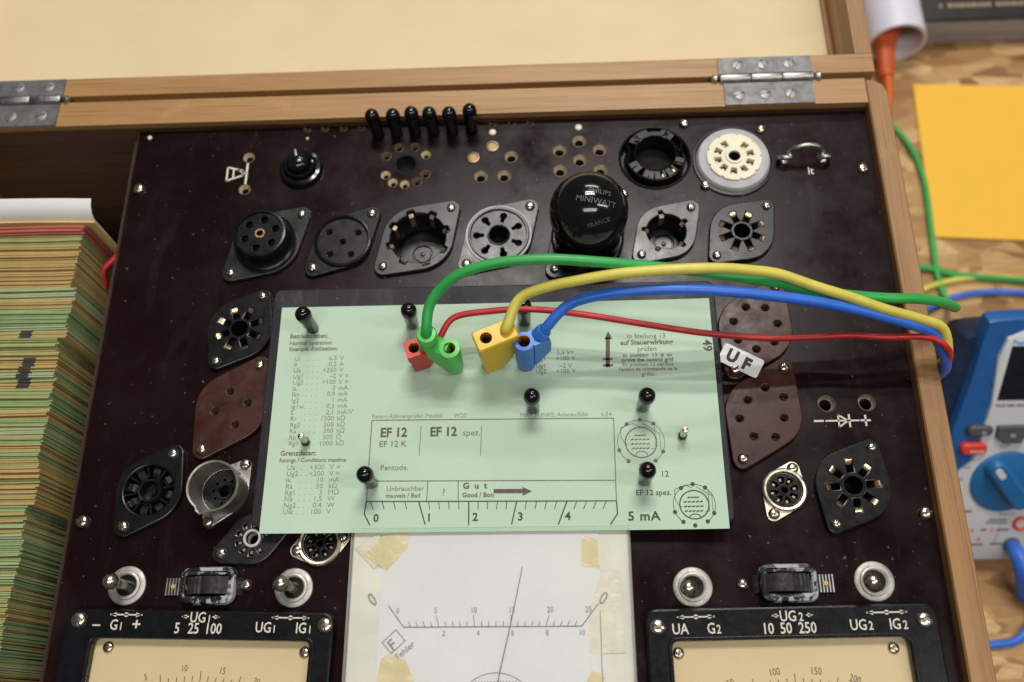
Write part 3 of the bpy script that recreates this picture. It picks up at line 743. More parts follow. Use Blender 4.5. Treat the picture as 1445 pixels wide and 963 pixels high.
# ---- two black framed meters
def arrow(mk, x, y, w, z, dot=True):
    mk.line([(x-w, y), (x+w, y)], 0.45, z)
    for s_ in (-1, 1): mk.sheet([(x+s_*w, y), (x+s_*(w-2.0), y+0.75), (x+s_*(w-2.0), y-0.75)][::s_], [], z-0.03, z+0.03)
    if dot: mk.cyl(0.75, z-0.03, z+0.03, (x, y, 0), seg=14)
def meter(x0, x1, y1, wx0, wx1, wy1, scr, inscr, engr, nums, turn):
    mb = MB().sheet(rrect(x0, x1, -60, y1, 4.0), [rrect(wx0, wx1, -50, wy1, 2.2)], 0.02, 4.8, 0.8)
    f = part(mb, 'panel_meter', 'frame')
    b_ = MB().sheet(rrect(wx0-1.4, wx1+1.4, -52, wy1+1.1, 2.9), [rrect(wx0, wx1, -50, wy1, 2.2)], 4.7, 5.4, 0.3); b_.build('window_rim', 'frame', f)
    MB().box(wx0-0.5, wx1+0.5, -50.2, wy1+0.5, 0.3, 0.9).build('dial', 'dial', f, smooth=0)
    MB().box(wx0, wx1, -50, wy1, 3.0, 3.4).build('glass', 'glass', f, smooth=0)
    for x, y in scr: screw_mb(2.6, 1.4, 0.5, random.uniform(0, 3)).build('frame_screw', None, f, (x, y, 4.9))
    for x, y in inscr: screw_mb(1.9, 1.0, 0.4, random.uniform(0, 3)).build('dial_screw', None, f, (x, y, 1.0))
    mk = MB(); engr(mk, 4.85); mk.build('engraving', 'paint_white', f, smooth=0)
    mk = MB(); nums(mk, 0.95); mk.build('scale', 'ink_black', f, smooth=0)
    pv = Vector(((x0+x1)/2, 34, 0)); rt = Matrix.Rotation(turn, 3, 'Z')
    f.rotation_euler = (0, 0, turn); f.location = Vector(T(*(pv-rt@pv)))*S
def e_left(mk, z):
    arrow(mk, -145.3, 33.1, 5.4, z); mk.text('–', 5.0, -155, 28.3, z, 'CENTER', bold=0.07); mk.text('G', 4.8, -150.4, 28.2, z, wid=0.8, bold=0.06); mk.text('1', 3.4, -147.2, 28.2, z, wid=0.8, bold=0.06); mk.text('+', 5.4, -141.3, 28.2, z, 'CENTER', bold=0.08)
    mk.text('UG', 4.8, -123.4, 31.0, z, wid=0.8, bold=0.06); mk.text('1', 3.4, -117.4, 31.0, z, wid=0.8, bold=0.06)
    for s_ in (-1, 1): mk.line([(-119.7+s_*4.2, 32.8), (-119.7+s_*6, 32.8)], 0.45, z); mk.sheet([(-119.7+s_*6.6, 32.8), (-119.7+s_*4.8, 33.5), (-119.7+s_*4.8, 32.1)][::s_], [], z-.03, z+.03)
    mk.text('5', 4.9, -127.2, 27.4, z, 'CENTER', wid=0.8, bold=0.06); mk.text('25', 4.9, -121.6, 27.4, z, 'CENTER', wid=0.8, bold=0.06); mk.text('100', 4.9, -114.9, 27.4, z, 'CENTER', wid=0.8, bold=0.06)
    arrow(mk, -89.2, 32.9, 6.2, z); mk.text('UG', 4.8, -100.8, 28.1, z, wid=0.8, bold=0.06); mk.text('1', 3.4, -95.0, 28.1, z, wid=0.8, bold=0.06); mk.text('IG', 4.8, -87.2, 28.1, z, wid=0.8, bold=0.06); mk.text('1', 3.4, -83.0, 28.1, z, wid=0.8, bold=0.06)
def n_left(mk, z):
    for s_, x, y, a in (('5', -136.7, 12.6, 0.25), ('10', -124.2, 15.6, 0.1), ('15', -111.4, 15.0, -0.1), ('20', -99.7, 11.9, -0.3)): mk.text(s_, 3.0, x, y, z, 'CENTER', a, wid=0.75, bold=-0.02)
    for i in range(41):
        a = math.radians(140-i*2.5); c_, s_ = math.cos(a), math.sin(a); L = 3.2 if i % 5 == 0 else 1.6
        mk.line([(-118.5+60*c_, -47+59.6*s_), (-118.5+(60+L)*c_, -47+(59.6+L)*s_)], 0.22, z)
meter(-166.0, -74.4, 34.9, -156.0, -81.8, 25.6, [(-161.2, 31.1), (-77.3, 30.7)], [(-151.3, 22.8), (-84.3, 22.2)], e_left, n_left, math.radians(-1.2))
def e_right(mk, z):
    arrow(mk, 45.0, 32.2, 6.0, z); mk.text('UA', 4.8, 39.6, 26.9, z, 'CENTER', wid=0.82, bold=0.06); mk.text('G', 4.8, 48.2, 26.9, z, wid=0.8, bold=0.06); mk.text('2', 3.8, 51.3, 26.9, z, wid=0.8, bold=0.06)
    mk.text('UG', 4.8, 72.0, 30.2, z, wid=0.8, bold=0.06); mk.text('2', 3.8, 78.2, 30.2, z, wid=0.8, bold=0.06)
    for s_ in (-1, 1): mk.line([(76.2+s_*4.6, 32.0), (76.2+s_*6, 32.0)], 0.45, z); mk.sheet([(76.2+s_*6.8, 32.0), (76.2+s_*5.0, 32.7), (76.2+s_*5.0, 31.3)][::s_], [], z-.03, z+.03)
    mk.text('10', 4.9, 67.9, 26.4, z, 'CENTER', wid=0.8, bold=0.06); mk.text('50', 4.9, 73.7, 26.4, z, 'CENTER', wid=0.8, bold=0.06); mk.text('250', 4.9, 80.6, 26.4, z, 'CENTER', wid=0.8, bold=0.06)
    arrow(mk, 106.6, 32.3, 6.4, z); mk.text('UG', 4.8, 94.2, 27.0, z, wid=0.8, bold=0.06); mk.text('2', 3.8, 100.2, 27.0, z, wid=0.8, bold=0.06); mk.text('IG', 4.8, 106.8, 27.0, z, wid=0.8, bold=0.06); mk.text('2', 3.8, 111.2, 27.0, z, wid=0.8, bold=0.06)
def n_right(mk, z):
    for s_, x, y, a in (('50', 55.2, 10.8, 0.35), ('100', 69.3, 13.8, 0.12), ('150', 82.4, 13.8, -0.08), ('200', 94.2, 11.2, -0.35)): mk.text(s_, 3.3, x, y, z, 'CENTER', a, wid=0.75, bold=-0.02)
    for i in range(41):
        a = math.radians(140-i*2.5); c_, s_ = math.cos(a), math.sin(a); L = 3.2 if i % 5 == 0 else 1.6
        mk.line([(75.5+60*c_, -48.5+59.6*s_), (75.5+(60+L)*c_, -48.5+(59.6+L)*s_)], 0.22, z)
meter(28.4, 122.8, 35.0, 36.6, 112.6, 24.8, [(32.4, 29.3), (118.2, 29.6)], [(38.9, 21.2), (108.2, 21.4)], e_right, n_right, math.radians(0.9))

# ---- pale centre meter
k = 1.0257
def C_(x, y): return (x*k, y*k)
mb = MB().rbox(-70.2, 24.8, -60, 62, 0.02, 4.4, 2.0)
cm = part(mb, 'centre_meter', 'meter_white')
MB().box(-59.5, 14.2, -55, 61.5, 4.4, 4.75).build('scale_sheet', 'scale_paper', cm, smooth=0)
mb = MB()
mb.sheet([(-59.4, 59.5), (-50.5, 60.5), (-51, 55), (-57.6, 47.4), (-66, 52.5)], [], 4.85, 4.95).sheet([(-58, 19.2), (-55, 21), (-50, 18.6), (-47, 12), (-50, 8), (-60, 8)], [], 4.85, 4.95)
mb.sheet([(8.6, 59), (13.8, 57), (14.2, 47.5), (8.2, 48.5)], [], 4.85, 4.95).sheet([(10.4, 15), (14.6, 14.2), (14, 8), (7, 8)], [], 4.85, 4.95)
mb.build('tape', 'tape', cm, smooth=0)
MB().sheet([(14.6, 46.8), (21.6, 46.8), (21.6, 20.5), (10.0, 20.5), (10.0, 31)], [], 4.8, 4.84).sheet([(-69, 55), (-61, 60), (-57, 53), (-62, 48)], [], 4.8, 4.84).build('clear_tape', 'tape_pale', cm, smooth=0)
mk = MB().use('ink_grey'); z = 4.98
yb = 28.3*k
xs0, xs1 = -49.8*k, 7.5*k
mk.line([C_(-55.0, 35.0), (xs0, yb), (xs1, yb), C_(13.0, 35.2)], 0.32, z)
for i in range(26):
    t = i/25; xb = xs0+(xs1-xs0)*t; sl = (t-0.5)*1.3
    L = 3.6 if i % 5 == 0 else 1.7
    if 0 < i < 25: mk.line([(xb, yb), (xb+sl*L*0.8, yb+L)], 0.24, z)
for i, s_ in enumerate(('0', '5', '10', '15', '20', '25')):
    t = i/5; mk.text(s_, 2.7, xs0-2.2+(xs1-xs0+4.6)*t, yb+4.4, z, 'CENTER', wid=0.8)
for i, s_ in enumerate(('2', '4', '6', '8', '10')):
    t = (i+1)/5; mk.text(s_, 2.6, xs0+2+(xs1-xs0-2)*t, yb-2.9, z, 'CENTER', wid=0.8)
mk.text('F', 5.0, -53.6, 22.2, z, 'CENTER', 0.7, bold=0.05); mk.line([(-58.0, 24.2), (-53.6, 28.2), (-50.4, 24.8), (-54.8, 20.8)], 0.25, z, closed=True)
mk.text('Fehler', 2.9, -52.6, 18.6, z, 'LEFT', 0.70)
mk.text('0', 6.5, -61.6, 35.6, z, 'LEFT', 0.65, wid=0.7); mk.text('0', 6.5, 13.0, 36.6, z, 'LEFT', -0.55, wid=0.7)
mk.line([C_(13.5, 33.0), (13.9, -20)], 0.25, z)
arc = [(-20.4+13.5*math.cos(math.radians(a)), 1.2+13.5*math.sin(math.radians(a))) for a in range(20, 161, 10)]
mk.line(arc, 0.2, z)
for i in range(8):
    for j in range(26):
        x = -33+j*1.0; y = 3.2+i*1.25
        if (x+20.4)**2+(y-1.2)**2 < 12.8**2: mk.box(x-0.18, x+0.18, y-0.18, y+0.18, z-0.03, z+0.02)
mk.build('scale', None, cm, smooth=0)
MB().tube([(C_(-11.4, 47.0)[0], C_(-11.4, 47.0)[1], 5.4), (-15.8, 29.0, 5.4), (C_(-18.9, 13.6)[0], C_(-18.9, 13.6)[1], 5.3), (-21, 2, 5.3)], lambda t: 0.13+0.12*t, 6, 2).build('needle', 'ink_grey', cm)
MB().box(-69.4, 24.0, -59, 61.5, 6.0, 6.6).box(-70.2, -69.4, -59, 61.5, 3.5, 6.6).box(24.0, 24.8, -59, 61.5, 3.5, 6.6).build('glass', 'glass', cm, smooth=0)

# ---- raised plate that carries the card, with its two guide pins
hp = [circ(x, y, 2.8, 18) for x, y in ((-89.8, 136.2), (-52.3, 136.8), (-10.4, 137), (-7.5, 103.4), (31.4, 103.3), (-64.2, 77.4), (30.7, 76.9))]
mb = MB().sheet(rrect(-105.8, 60.6, 62.6, 153.2, 3.0), [], 0.02, 5.6, 0.5)
cp = part(mb, 'card_plate', 'holder')
for x, y in ((-88.4, 92.2), (44.6, 92.4)):
    MB().use('nickel').lathe([(0, 5), (1.15, 5), (1.15, 14.4), (0.9, 15.1), (0.35, 15.3), (0, 15.3)], 16).use('bakelite').lathe([(1.15, 6.9), (1.55, 7.0), (1.55, 8.6), (1.15, 8.7)], 16).build('guide_pin', None, cp, (x, y, 0))

# ================================================================== green data card lying on the plate
def warp(p):
    u = (p.x+22)/80.0
    e = max(0.0, (p.x-30)/28.0)
    return Vector((p.x, p.y, p.z + 0.5*math.exp(-((p.y-60)/14.0)**2)*(u*u) + 0.5*e*e))
CZ = 6.1
mb = MB().use('card')
nx, ny = 32, 18
x0, x1, y0, y1 = -102.1, 58.1, 60.0, 145.3
rows = {}
for kz, zz in ((0, CZ), (1, CZ+0.25)):
    for j in range(ny+1):
        for i in range(nx+1):
            rows[kz, i, j] = mb.bm.verts.new(warp(Vector((x0+(x1-x0)*i/nx, y0+(y1-y0)*j/ny, zz))))
for j in range(ny):
    for i in range(nx):
        mb.face((rows[1, i, j], rows[1, i+1, j], rows[1, i+1, j+1], rows[1, i, j+1]))
        mb.face((rows[0, i, j], rows[0, i, j+1], rows[0, i+1, j+1], rows[0, i+1, j]))
for i in range(nx):
    mb.face((rows[0, i, 0], rows[0, i+1, 0], rows[1, i+1, 0], rows[1, i, 0])); mb.face((rows[0, i+1, ny], rows[0, i, ny], rows[1, i, ny], rows[1, i+1, ny]))
for j in range(ny):
    mb.face((rows[0, 0, j+1], rows[0, 0, j], rows[1, 0, j], rows[1, 0, j+1])); mb.face((rows[0, nx, j], rows[0, nx, j+1], rows[1, nx, j+1], rows[1, nx, j]))
card = mb.build('data_card', None, None, (0, 0, 0))
tag(card, 'pale green printed tube data card lying flat over the plate of the tester', 'data card')
ti = MB(); z = CZ+0.32
def tx(ink, *a, **k_): ti.use(ink); ti.text(*a, fn=warp, th=0.05, **k_)
def ln(ink, pts, w, closed=False): ti.use(ink); ti.line(pts, w, z, 0.05, closed, warp)
tx('ink', 'Betriebsdaten:', 2.6, -98.0, 132.6, z, bold=0.06, wid=0.95)
tx('ink', 'Normal operation:', 2.3, -97.9, 129.9, z, bold=0.03, wid=0.92)
tx('ink', "Exemple d'utilisation:", 2.3, -97.8, 127.5, z, bold=0.04, wid=0.92)
L1 = [('Ui', '6,3', 'V'), ('Ii', '0,2', 'A'), ('Ua', '+250', 'V'), ('Ug1', '–2', 'V ='), ('Ug2', '+100', 'V ='), ('Ia', '3', 'mA'), ('Ikn', '0,9', 'mA'), ('Ig2', '1', 'mA'), ('Ig1w', '0,3', 'mA'), ('S', '2,1', 'mA/V'), ('Ri', '1500', 'kΩ'), ('Rg2', '200', 'kΩ'), ('Ra', '300', 'kΩ'), ('Rk', '500', 'Ω'), ('Rg1', '1000', 'kΩ')]
for i, (a, v, u) in enumerate(L1):
    y = 123.6-i*2.32; xo = i*0.05
    tx('ink_faint', a, 2.5, -95.6+xo, y, z); tx('ink_faint', '.  .  .', 2.5, -90.6+xo, y, z); tx('ink_faint', v, 2.5, -79.6+xo, y, z, align='RIGHT'); tx('ink_faint', u, 2.5, -78.6+xo, y, z)
tx('ink', 'Grenzdaten:', 2.6, -97.5, 87.6, z, bold=0.06); tx('ink', 'Ratings / Conditions maxima:', 2.05, -97.6, 85.2, z, bold=0.03)
L2 = [('Ua', '+300', 'V ='), ('Ug2', '+200', 'V ='), ('Ik', '10', 'mA'), ('Ra', '50', 'kΩ'), ('Rg1', '3', 'MΩ'), ('Na', '1,5', 'W'), ('Ng2', '0,4', 'W'), ('Uik', '100', 'V')]
for i, (a, v, u) in enumerate(L2):
    y = 82.4-i*2.25
    tx('ink_faint', a, 2.6, -94.6, y, z); tx('ink_faint', '.  .  .', 2.5, -89.6, y, z); tx('ink_faint', v, 2.6, -81.2, y, z, align='RIGHT'); tx('ink_faint', u, 2.6, -79.4, y, z)
tx('ink_faint', 'Patent-Röhrenprüfer Modell:', 2.2, -65.4, 100.9, z); tx('ink_faint', 'W20', 2.2, -35.8, 100.8, z)
tx('ink_faint', 'MAX FUNKE, Adenau/Eifel', 2.2, -12.2, 100.5, z); tx('ink_faint', '6.54', 2.2, 16.6, 100.4, z)
ln('ink', [(-65.6, 70.8), (-65.3, 100.2), (21.0, 99.6), (20.7, 70.0)], 0.32); ln('ink_green', [(-65.6, 70.8), (20.7, 70.0)], 0.36); ln('ink', [(-65.0, 78.0), (20.6, 77.2)], 0.3)
ln('ink', [(-47.5, 97.8), (-47.8, 86.9)], 0.22); ln('ink', [(-25.9, 97.4), (-26.1, 86.6)], 0.22); ln('ink_green', [(-44.5, 77.6), (-44.6, 70.8)], 0.24); ln('ink_green', [(-33.8, 77.5), (-33.7, 70.7)], 0.24)
tx('ink_bold', 'EF 12', 4.7, -62.1, 94.0, z, bold=0.14, wid=0.92); tx('ink', 'EF 12 K', 3.1, -62.3, 90.3, z, bold=0.02); tx('ink_bold', 'EF 12', 4.7, -44.3, 94.0, z, bold=0.14, wid=0.92); tx('ink', 'spez.', 3.2, -32.6, 94.0, z)
tx('ink', 'Pentode.', 2.8, -61.4, 81.8, z)
tx('ink', 'Unbrauchbar', 2.5, -58.9, 74.4, z); tx('ink', 'mauvais / Bad', 2.2, -59.0, 72.0, z, bold=0.03); tx('ink', '?', 3.4, -38.8, 72.6, z, align='CENTER')
tx('ink_bold', 'G  u  t', 3.0, -32.2, 74.9, z, bold=0.09, wid=1.05); tx('ink_bold', 'Good / Bon', 2.3, -32.4, 71.9, z, bold=0.05)
ln('ink_bold', [(-21.0, 73.9), (-11.0, 73.8)], 1.5); ti.use('ink_bold').sheet([(-8.2, 73.7), (-11.4, 75.3), (-11.4, 72.2)], [], z-.025, z+.025, fn=warp)
ln('ink_green', [(-64.0, 62.7), (-66.1, 66.4), (-65.6, 70.8)], 0.42); ln('ink_green', [(20.7, 70.0), (20.9, 65.6), (18.4, 62.0)], 0.42)
maj = [((-65.6, 70.8), None), ((-47.4, 70.6), (-44.9, 62.7)), ((-30, 70.4), (-29.9, 62.3)), ((-13.5, 70.2), (-15.2, 62.4)), ((3.8, 70.0), (0.7, 62.2)), ((20.7, 70.0), None)]
for i, (a, b_) in enumerate(maj):
    if b_: ln('ink_green', [a, b_], 0.42)
    if i < 5:
        nx_ = maj[i+1][0]
        for q in range(1, 5) if i else (0.4, 1.5, 2.6, 3.7):
            t = q/5; xa = a[0]+(nx_[0]-a[0])*t; ya = 70.8+(70.0-70.8)*(xa+65.6)/86.3
            tilt = -(xa+30)*0.028
            ln('ink_green', [(xa, ya), (xa+tilt, ya-2.7)], 0.26)
for s_, x in (('0', -62.9), ('1', -44.6), ('2', -28.7), ('3', -13.2), ('4', 3.0)): tx('ink_green', s_, 3.9, x, 63.7, z, bold=0.09)
tx('ink_green', '5 mA', 4.4, 24.3, 63.2, z, bold=0.09, wid=1.05, space=1.1)
tx('ink_green', '12', 3.0, 36.2, 78.2, z); tx('ink_green', 'EF 12 spez.', 2.7, 27.4, 71.8, z, bold=0.02)
def diagram(cx, cy, ro, ri, ink):
    ln(ink, [(cx+ro*math.cos(a), cy+ro*math.sin(a)) for a in [math.radians(t) for t in range(-60, 241, 12)]], 0.2)
    ln(ink, circ(cx, cy, ri, 30), 0.4, True)
    for d in (90, 55, 125, 200, 235, 268, 305, 335): ti.use(ink); ti.cyl(0.75, z-.025, z+.025, warp_off(cx+ro*math.cos(math.radians(d)), cy+ro*math.sin(math.radians(d))), seg=10)
    for yy, w in ((2.4, 2.0), (0.9, 3.4), (-0.7, 3.4), (-2.3, 3.2)):
        n = 5
        for i in range(n): ln(ink, [(cx-w+2*w*i/n, cy+yy), (cx-w+2*w*(i+0.62)/n, cy+yy+0.25)], 0.42)
    ln(ink, [(cx+2*math.cos(a), cy-4.6+1.4*math.sin(a)) for a in [PI*i/8 for i in range(9)]], 0.3)
    ln(ink, [(cx-4.2, cy-0.6), (cx-ri, cy-0.6), (cx-ri-1.4, cy+2), (cx-ri-1.4, cy+5.4), (cx-2.5, cy+6.9), (cx-0.3, cy+5.8)], 0.16)
    ln(ink, [(cx+3.4, cy-2.3), (cx+5.0, cy-2.3), (cx+5.0, cy+5), (cx+ro*0.57, cy+ro*0.8)], 0.16)
    ln(ink, [(cx+ri+1.2, cy-3), (cx+ri+1.2, cy+3), (cx+1, cy+ri+1.3)], 0.16)
def warp_off(x, y):
    q = warp(Vector((x, y, 0))); return (x, y, q.z)
diagram(30.2, 90.6, 8.2, 5.5, 'ink'); diagram(47.0, 68.3, 7.1, 4.9, 'ink_green')
ln('ink_bold', [(20.2, 130), (19.7, 119.3)], 1.5); ti.use('ink_bold').sheet([(20.4, 133.0), (18.9, 129.8), (21.8, 129.8)], [], z-.025, z+.025, fn=warp); ln('ink', [(18.2, 122.0), (21.4, 122.0)], 0.8); ln('ink', [(18.2, 119.6), (21.4, 119.6)], 0.9)
for i, (s_, q, bo) in enumerate((('In Stellung 13', 2.6, 0.0), ('auf Steuerwirkung', 2.6, 0.08), ('prüfen', 2.7, 0.0), ('In  position  13  is  to', 2.05, 0.04), ('prove the control grid', 2.05, 0.06), ('En position 13 vérifiez', 2.05, 0.0), ("l'action de commande de la", 1.9, 0.02), ('grille.', 2.2, 0.0))):
    tx('ink', s_, q, 34.2, (130.0, 127.5, 124.9, 122.7, 120.9, 119.1, 117.3, 115.3)[i], z, align='CENTER', bold=bo)
tx('ink_bold', '49', 4.6, 54.6, 128.8, z, rot=-PI/2-0.03, bold=0.1)
for s_, v, y in (('Ua', '2,5 V=', 124.2), ('Ug1', '+100 V', 121.9), ('Ug1', '–2 V', 119.0), ('Ug2', '+100 V', 116.9)):
    tx('ink', s_, 2.4, -6.4, y, z); tx('ink', v, 2.4, 4.5, y, z, align='CENTER')
ti.build('printing', None, card, smooth=0)

# ================================================================== black contact pins
def pin_mb(h=16.5, r=2.65, rh=2.95):
    return MB().lathe([(0, 0), (1.9, 0), (2.0, 0.6), (r-0.3, 1.2), (r-0.15, h-6.4), (rh-0.15, h-5.2), (rh, h-3.4), (rh*0.93, h-1.9), (rh*0.72, h-0.8), (rh*0.38, h-0.2), (0, h)], 28)
pins = [(-89.4, 136.0, 'black pin standing in the upper left corner of the green card'), (-52.0, 136.8, 'black pin on the top edge of the green card behind the red and green plugs'),
        (-10.4, 137.2, 'black pin half hidden behind the yellow cable and the red cable'), (-7.5, 103.4, 'black pin on the green card in front of the blue plug'),
        (31.4, 103.3, 'black pin on the green card just above the printed tube diagram'), (-64.0, 77.2, 'black pin at the left border of the printed box on the card'), (30.7, 76.9, 'black pin at the lower rim of the printed tube diagram')]
P0 = None
for x, y, lb in pins:
    if P0 is None: P0 = pin_mb().build('contact_pin', 'gloss_black', None, (x, y, 6.5)); o = P0
    else: o = P0.copy(); COL.objects.link(o); o.location = Vector((x, y, 6.5))*S
    o.rotation_euler = (random.gauss(0, 0.02), random.gauss(0, 0.02), random.uniform(0, 6))
    tag(o, lb, 'pin', 'black contact pins stuck in the green card')
P1 = None
ordn = ['leftmost', 'second from left', 'third from left', 'third from right', 'second from right', 'rightmost']
for i, (x, y) in enumerate(((-70.6, 229.4), (-63.0, 229.6), (-55.3, 229.8), (-47.6, 230.0), (-39.9, 230.2), (-32.0, 230.4))):
    y -= 3.0
    if P1 is None: P1 = pin_mb(15.5, 2.85, 2.95).build('contact_pin', 'gloss_black', None, (x, y, 0.1)); o = P1
    else: o = P1.copy(); COL.objects.link(o); o.location = Vector((x, y, 0.1+random.uniform(-0.5, 0.4)))*S
    o.rotation_euler = (random.gauss(0, 0.025), random.gauss(0, 0.025), random.uniform(0, 6))
    tag(o, ordn[i]+' of the six black spare pins parked along the wooden back rim', 'pin', 'spare black pins parked in a row at the back rim')

# ================================================================== four test leads with plugs
def hole_ring(mb, mat, x, y, z, r, rot=None):
    mb.use(mat)
def lead(name, label, body, body_mat, cable_pts, cable_mat, r, base, sock_pt, sock_r, ztop):
    t = thing(name, label, 'test lead', base, 'banana plug test leads running across the tester')
    def rel(p): return (p[0]-base[0], p[1]-base[1], p[2]-base[2])
    c = MB().tube([Vector(rel(p))+Vector((0, random.gauss(0, 0.08), random.gauss(0, 0.12)))*(0 if i_ < 3 else 1) for i_, p in enumerate(cable_pts)], r, 14, 8); c.build('cable', cable_mat, t)
    o = body.build('plug', body_mat, t, (-base[0], -base[1], -base[2]), bevel=0.0)
    q = MB().use('brass').lathe([(sock_r, ztop+0.02), (sock_r*0.8, ztop-0.6), (sock_r*0.78, ztop-8)], 18).use('void').lathe([(sock_r*0.78, ztop-8), (0, ztop-8)], 18)
    q.build('socket_hole', None, o, (sock_pt[0], sock_pt[1], 0))
    MB().cyl(1.9, 3.0, 9, seg=14).build('plug_tip', 'nickel', o, (sock_pt[0], sock_pt[1], 0))
    return t
# yellow: flat wedge-shaped body, long axis towards the back right
def wedge(base, ang, rings):
    Rm = Matrix.Translation((base[0], base[1], 0)) @ Matrix.Rotation(ang, 4, 'Z')
    out = []
    for z, xa, xb, hw, rr in rings: out.append([tuple(Rm @ Vector((p[0], p[1], z))) for p in rrect(xa, xb, -hw, hw, rr, 3)])
    return out
yb_ = (-22.2, 120.6, 7)
mb = MB()
mb.loft(wedge(yb_, 0.40, [(7.2, -3.2, 3.4, 3.0, 0.8), (12, -3.5, 6.5, 3.2, 0.8), (20, -3.9, 9.6, 3.4, 0.8), (29.6, -4.1, 9.8, 3.5, 0.8), (30.0, -4.5, 10.3, 3.9, 0.9), (32.2, -4.5, 10.3, 3.9, 0.9), (32.7, -4.1, 9.9, 3.5, 0.8)]), cap1=False)
Rm = Matrix.Translation((yb_[0], yb_[1], 0)) @ Matrix.Rotation(0.40, 4, 'Z')
mb.sheet(rrect(-4.1, 9.9, -3.5, 3.5, 0.8, 3), [circ(-0.4, 0, 2.1, 20), circ(6.8, 0, 1.7, 16)], 32.3, 32.75, 0.0, mtx=Rm)
hp_ = Rm @ Vector((-0.4, 0, 0)); cb = Rm @ Vector((6.8, 0, 28))
lead('yellow_lead', 'yellow test lead whose flat wedge plug stands between the green and blue plugs', mb, 'plug_yellow',
     [(cb.x, cb.y, 26), (cb.x, cb.y, 32.5), (cb.x+0.5, cb.y+0.3, 35), (-10.9, 131.8, 39), (-2.0, 133.9, 43), (8.5, 134.8, 46), (21.3, 135.6, 48.5), (37.3, 136.0, 50), (53.4, 136.5, 49.3), (65.2, 136.4, 47.2), (75.0, 136.2, 44), (87.2, 133.7, 40), (99.6, 131.1, 36), (112.1, 128.2, 32), (125.2, 126.5, 27), (134.4, 125.4, 21), (138.0, 119.4, 13), (139.9, 119.5, 0), (140.2, 121, -45), (142, 128, -100), (160, 160, -165), (185, 205, -181), (212, 232, -182.8), (250, 241.5, -182.8), (300, 236, -182.8), (380, 226, -182.8)], 'wire_yellow', 1.82, yb_, (hp_.x, hp_.y), 2.1, 32.75)
# blue: round column with a stub for the cable
bb_ = (-9.8, 120.4, 7)
mb = MB()
def hull_ring(z, xa, ra, rb, ang, base):
    pts = circ(0, 0, ra, 24)+(circ(xa, 0, rb, 18) if xa else [])
    c_, s_ = math.cos(ang), math.sin(ang)
    return [(base[0]+p[0]*c_-p[1]*s_, base[1]+p[0]*s_+p[1]*c_, z) for p in hull(pts)]
mb.lathe([(0, 7), (2.9, 7), (3.3, 8), (3.5, 14), (3.6, 28.4), (3.5, 29.2), (2.2, 29.3), (2.2, 22)], 30, (bb_[0], bb_[1], 0))
ang = 0.42; c_, s_ = math.cos(ang), math.sin(ang)
Rb = Matrix.Translation((bb_[0], bb_[1], 0)) @ Matrix.Rotation(ang, 4, 'Z')
mb.loft([[tuple(Rb @ Vector((x, y, z))) for x, z in ((2.4, 10.5), (3.6, 11), (8.6, 17.5), (8.9, 24), (8.6, 27.5), (6.4, 28.6), (2.6, 28.8))] for y in (-2.9, -2.6, 2.6, 2.9)])
cb = Rb @ Vector((6.0, 0.2, 27))
mb.tube([(cb.x-1.2, cb.y-0.6, 24), (cb.x, cb.y, 28.2), (cb.x+1.6, cb.y+0.7, 30.8)], lambda t: 3.2-0.6*t, 18, 3)
lead('blue_lead', 'blue test lead whose round plug stands rightmost of the four plugs', mb, 'plug_blue',
     [(cb.x, cb.y, 27), (cb.x+2.2, cb.y+1.0, 32), (5.0, 129.7, 37), (14.5, 131.6, 40.5), (28.4, 131.8, 43.5), (43.3, 131.4, 44.6), (58.3, 130.5, 44), (72.4, 129.5, 42), (87.1, 128.9, 38), (99.7, 127.9, 34), (109.8, 126.4, 31), (122.9, 124.6, 26), (131.5, 123.2, 20), (138.2, 116.8, 10), (140.0, 116.8, -4), (140.2, 118, -45), (142, 126, -105), (160, 155, -166), (190, 200, -181), (212, 218, -182.6), (245, 231, -182.6), (300, 228, -182.6), (380, 215, -182.6)], 'wire_blue', 1.85, bb_, (bb_[0], bb_[1]), 2.2, 29.3)
# green: column with hole and a taller ribbed sleeve beside it
gb_ = (-35.6, 119.2, 7)
mb = MB()
mb.lathe([(0, 7.2), (2.4, 7.2), (3.0, 8.4), (3.3, 12), (3.7, 26.4), (3.6, 27.2), (2.1, 27.3), (2.1, 20)], 30, (gb_[0], gb_[1], 0))
ang = math.radians(158); Rg = Matrix.Translation((gb_[0], gb_[1], 0)) @ Matrix.Rotation(ang, 4, 'Z')
mb.loft([[tuple(Rg @ Vector((x, y, z))) for x, z in ((0.5, 9), (2.2, 9.6), (9.3, 18), (10.8, 24), (6, 26.2), (1, 26.6))] for y in (-2.9, -2.6, 2.6, 2.9)])
sl = Rg @ Vector((7.9, 0, 0))
pr = [(0, 16), (2.4, 17), (3.2, 19)]
for i in range(6): pr += [(3.25, 19.5+i*1.3), (3.05, 20.1+i*1.3), (3.25, 20.7+i*1.3)]
pr += [(3.3, 28.5), (3.6, 29.2), (3.6, 32.6), (3.2, 33.2), (1.9, 33.3)]
mb.lathe(pr, 28, (sl.x, sl.y, 0))
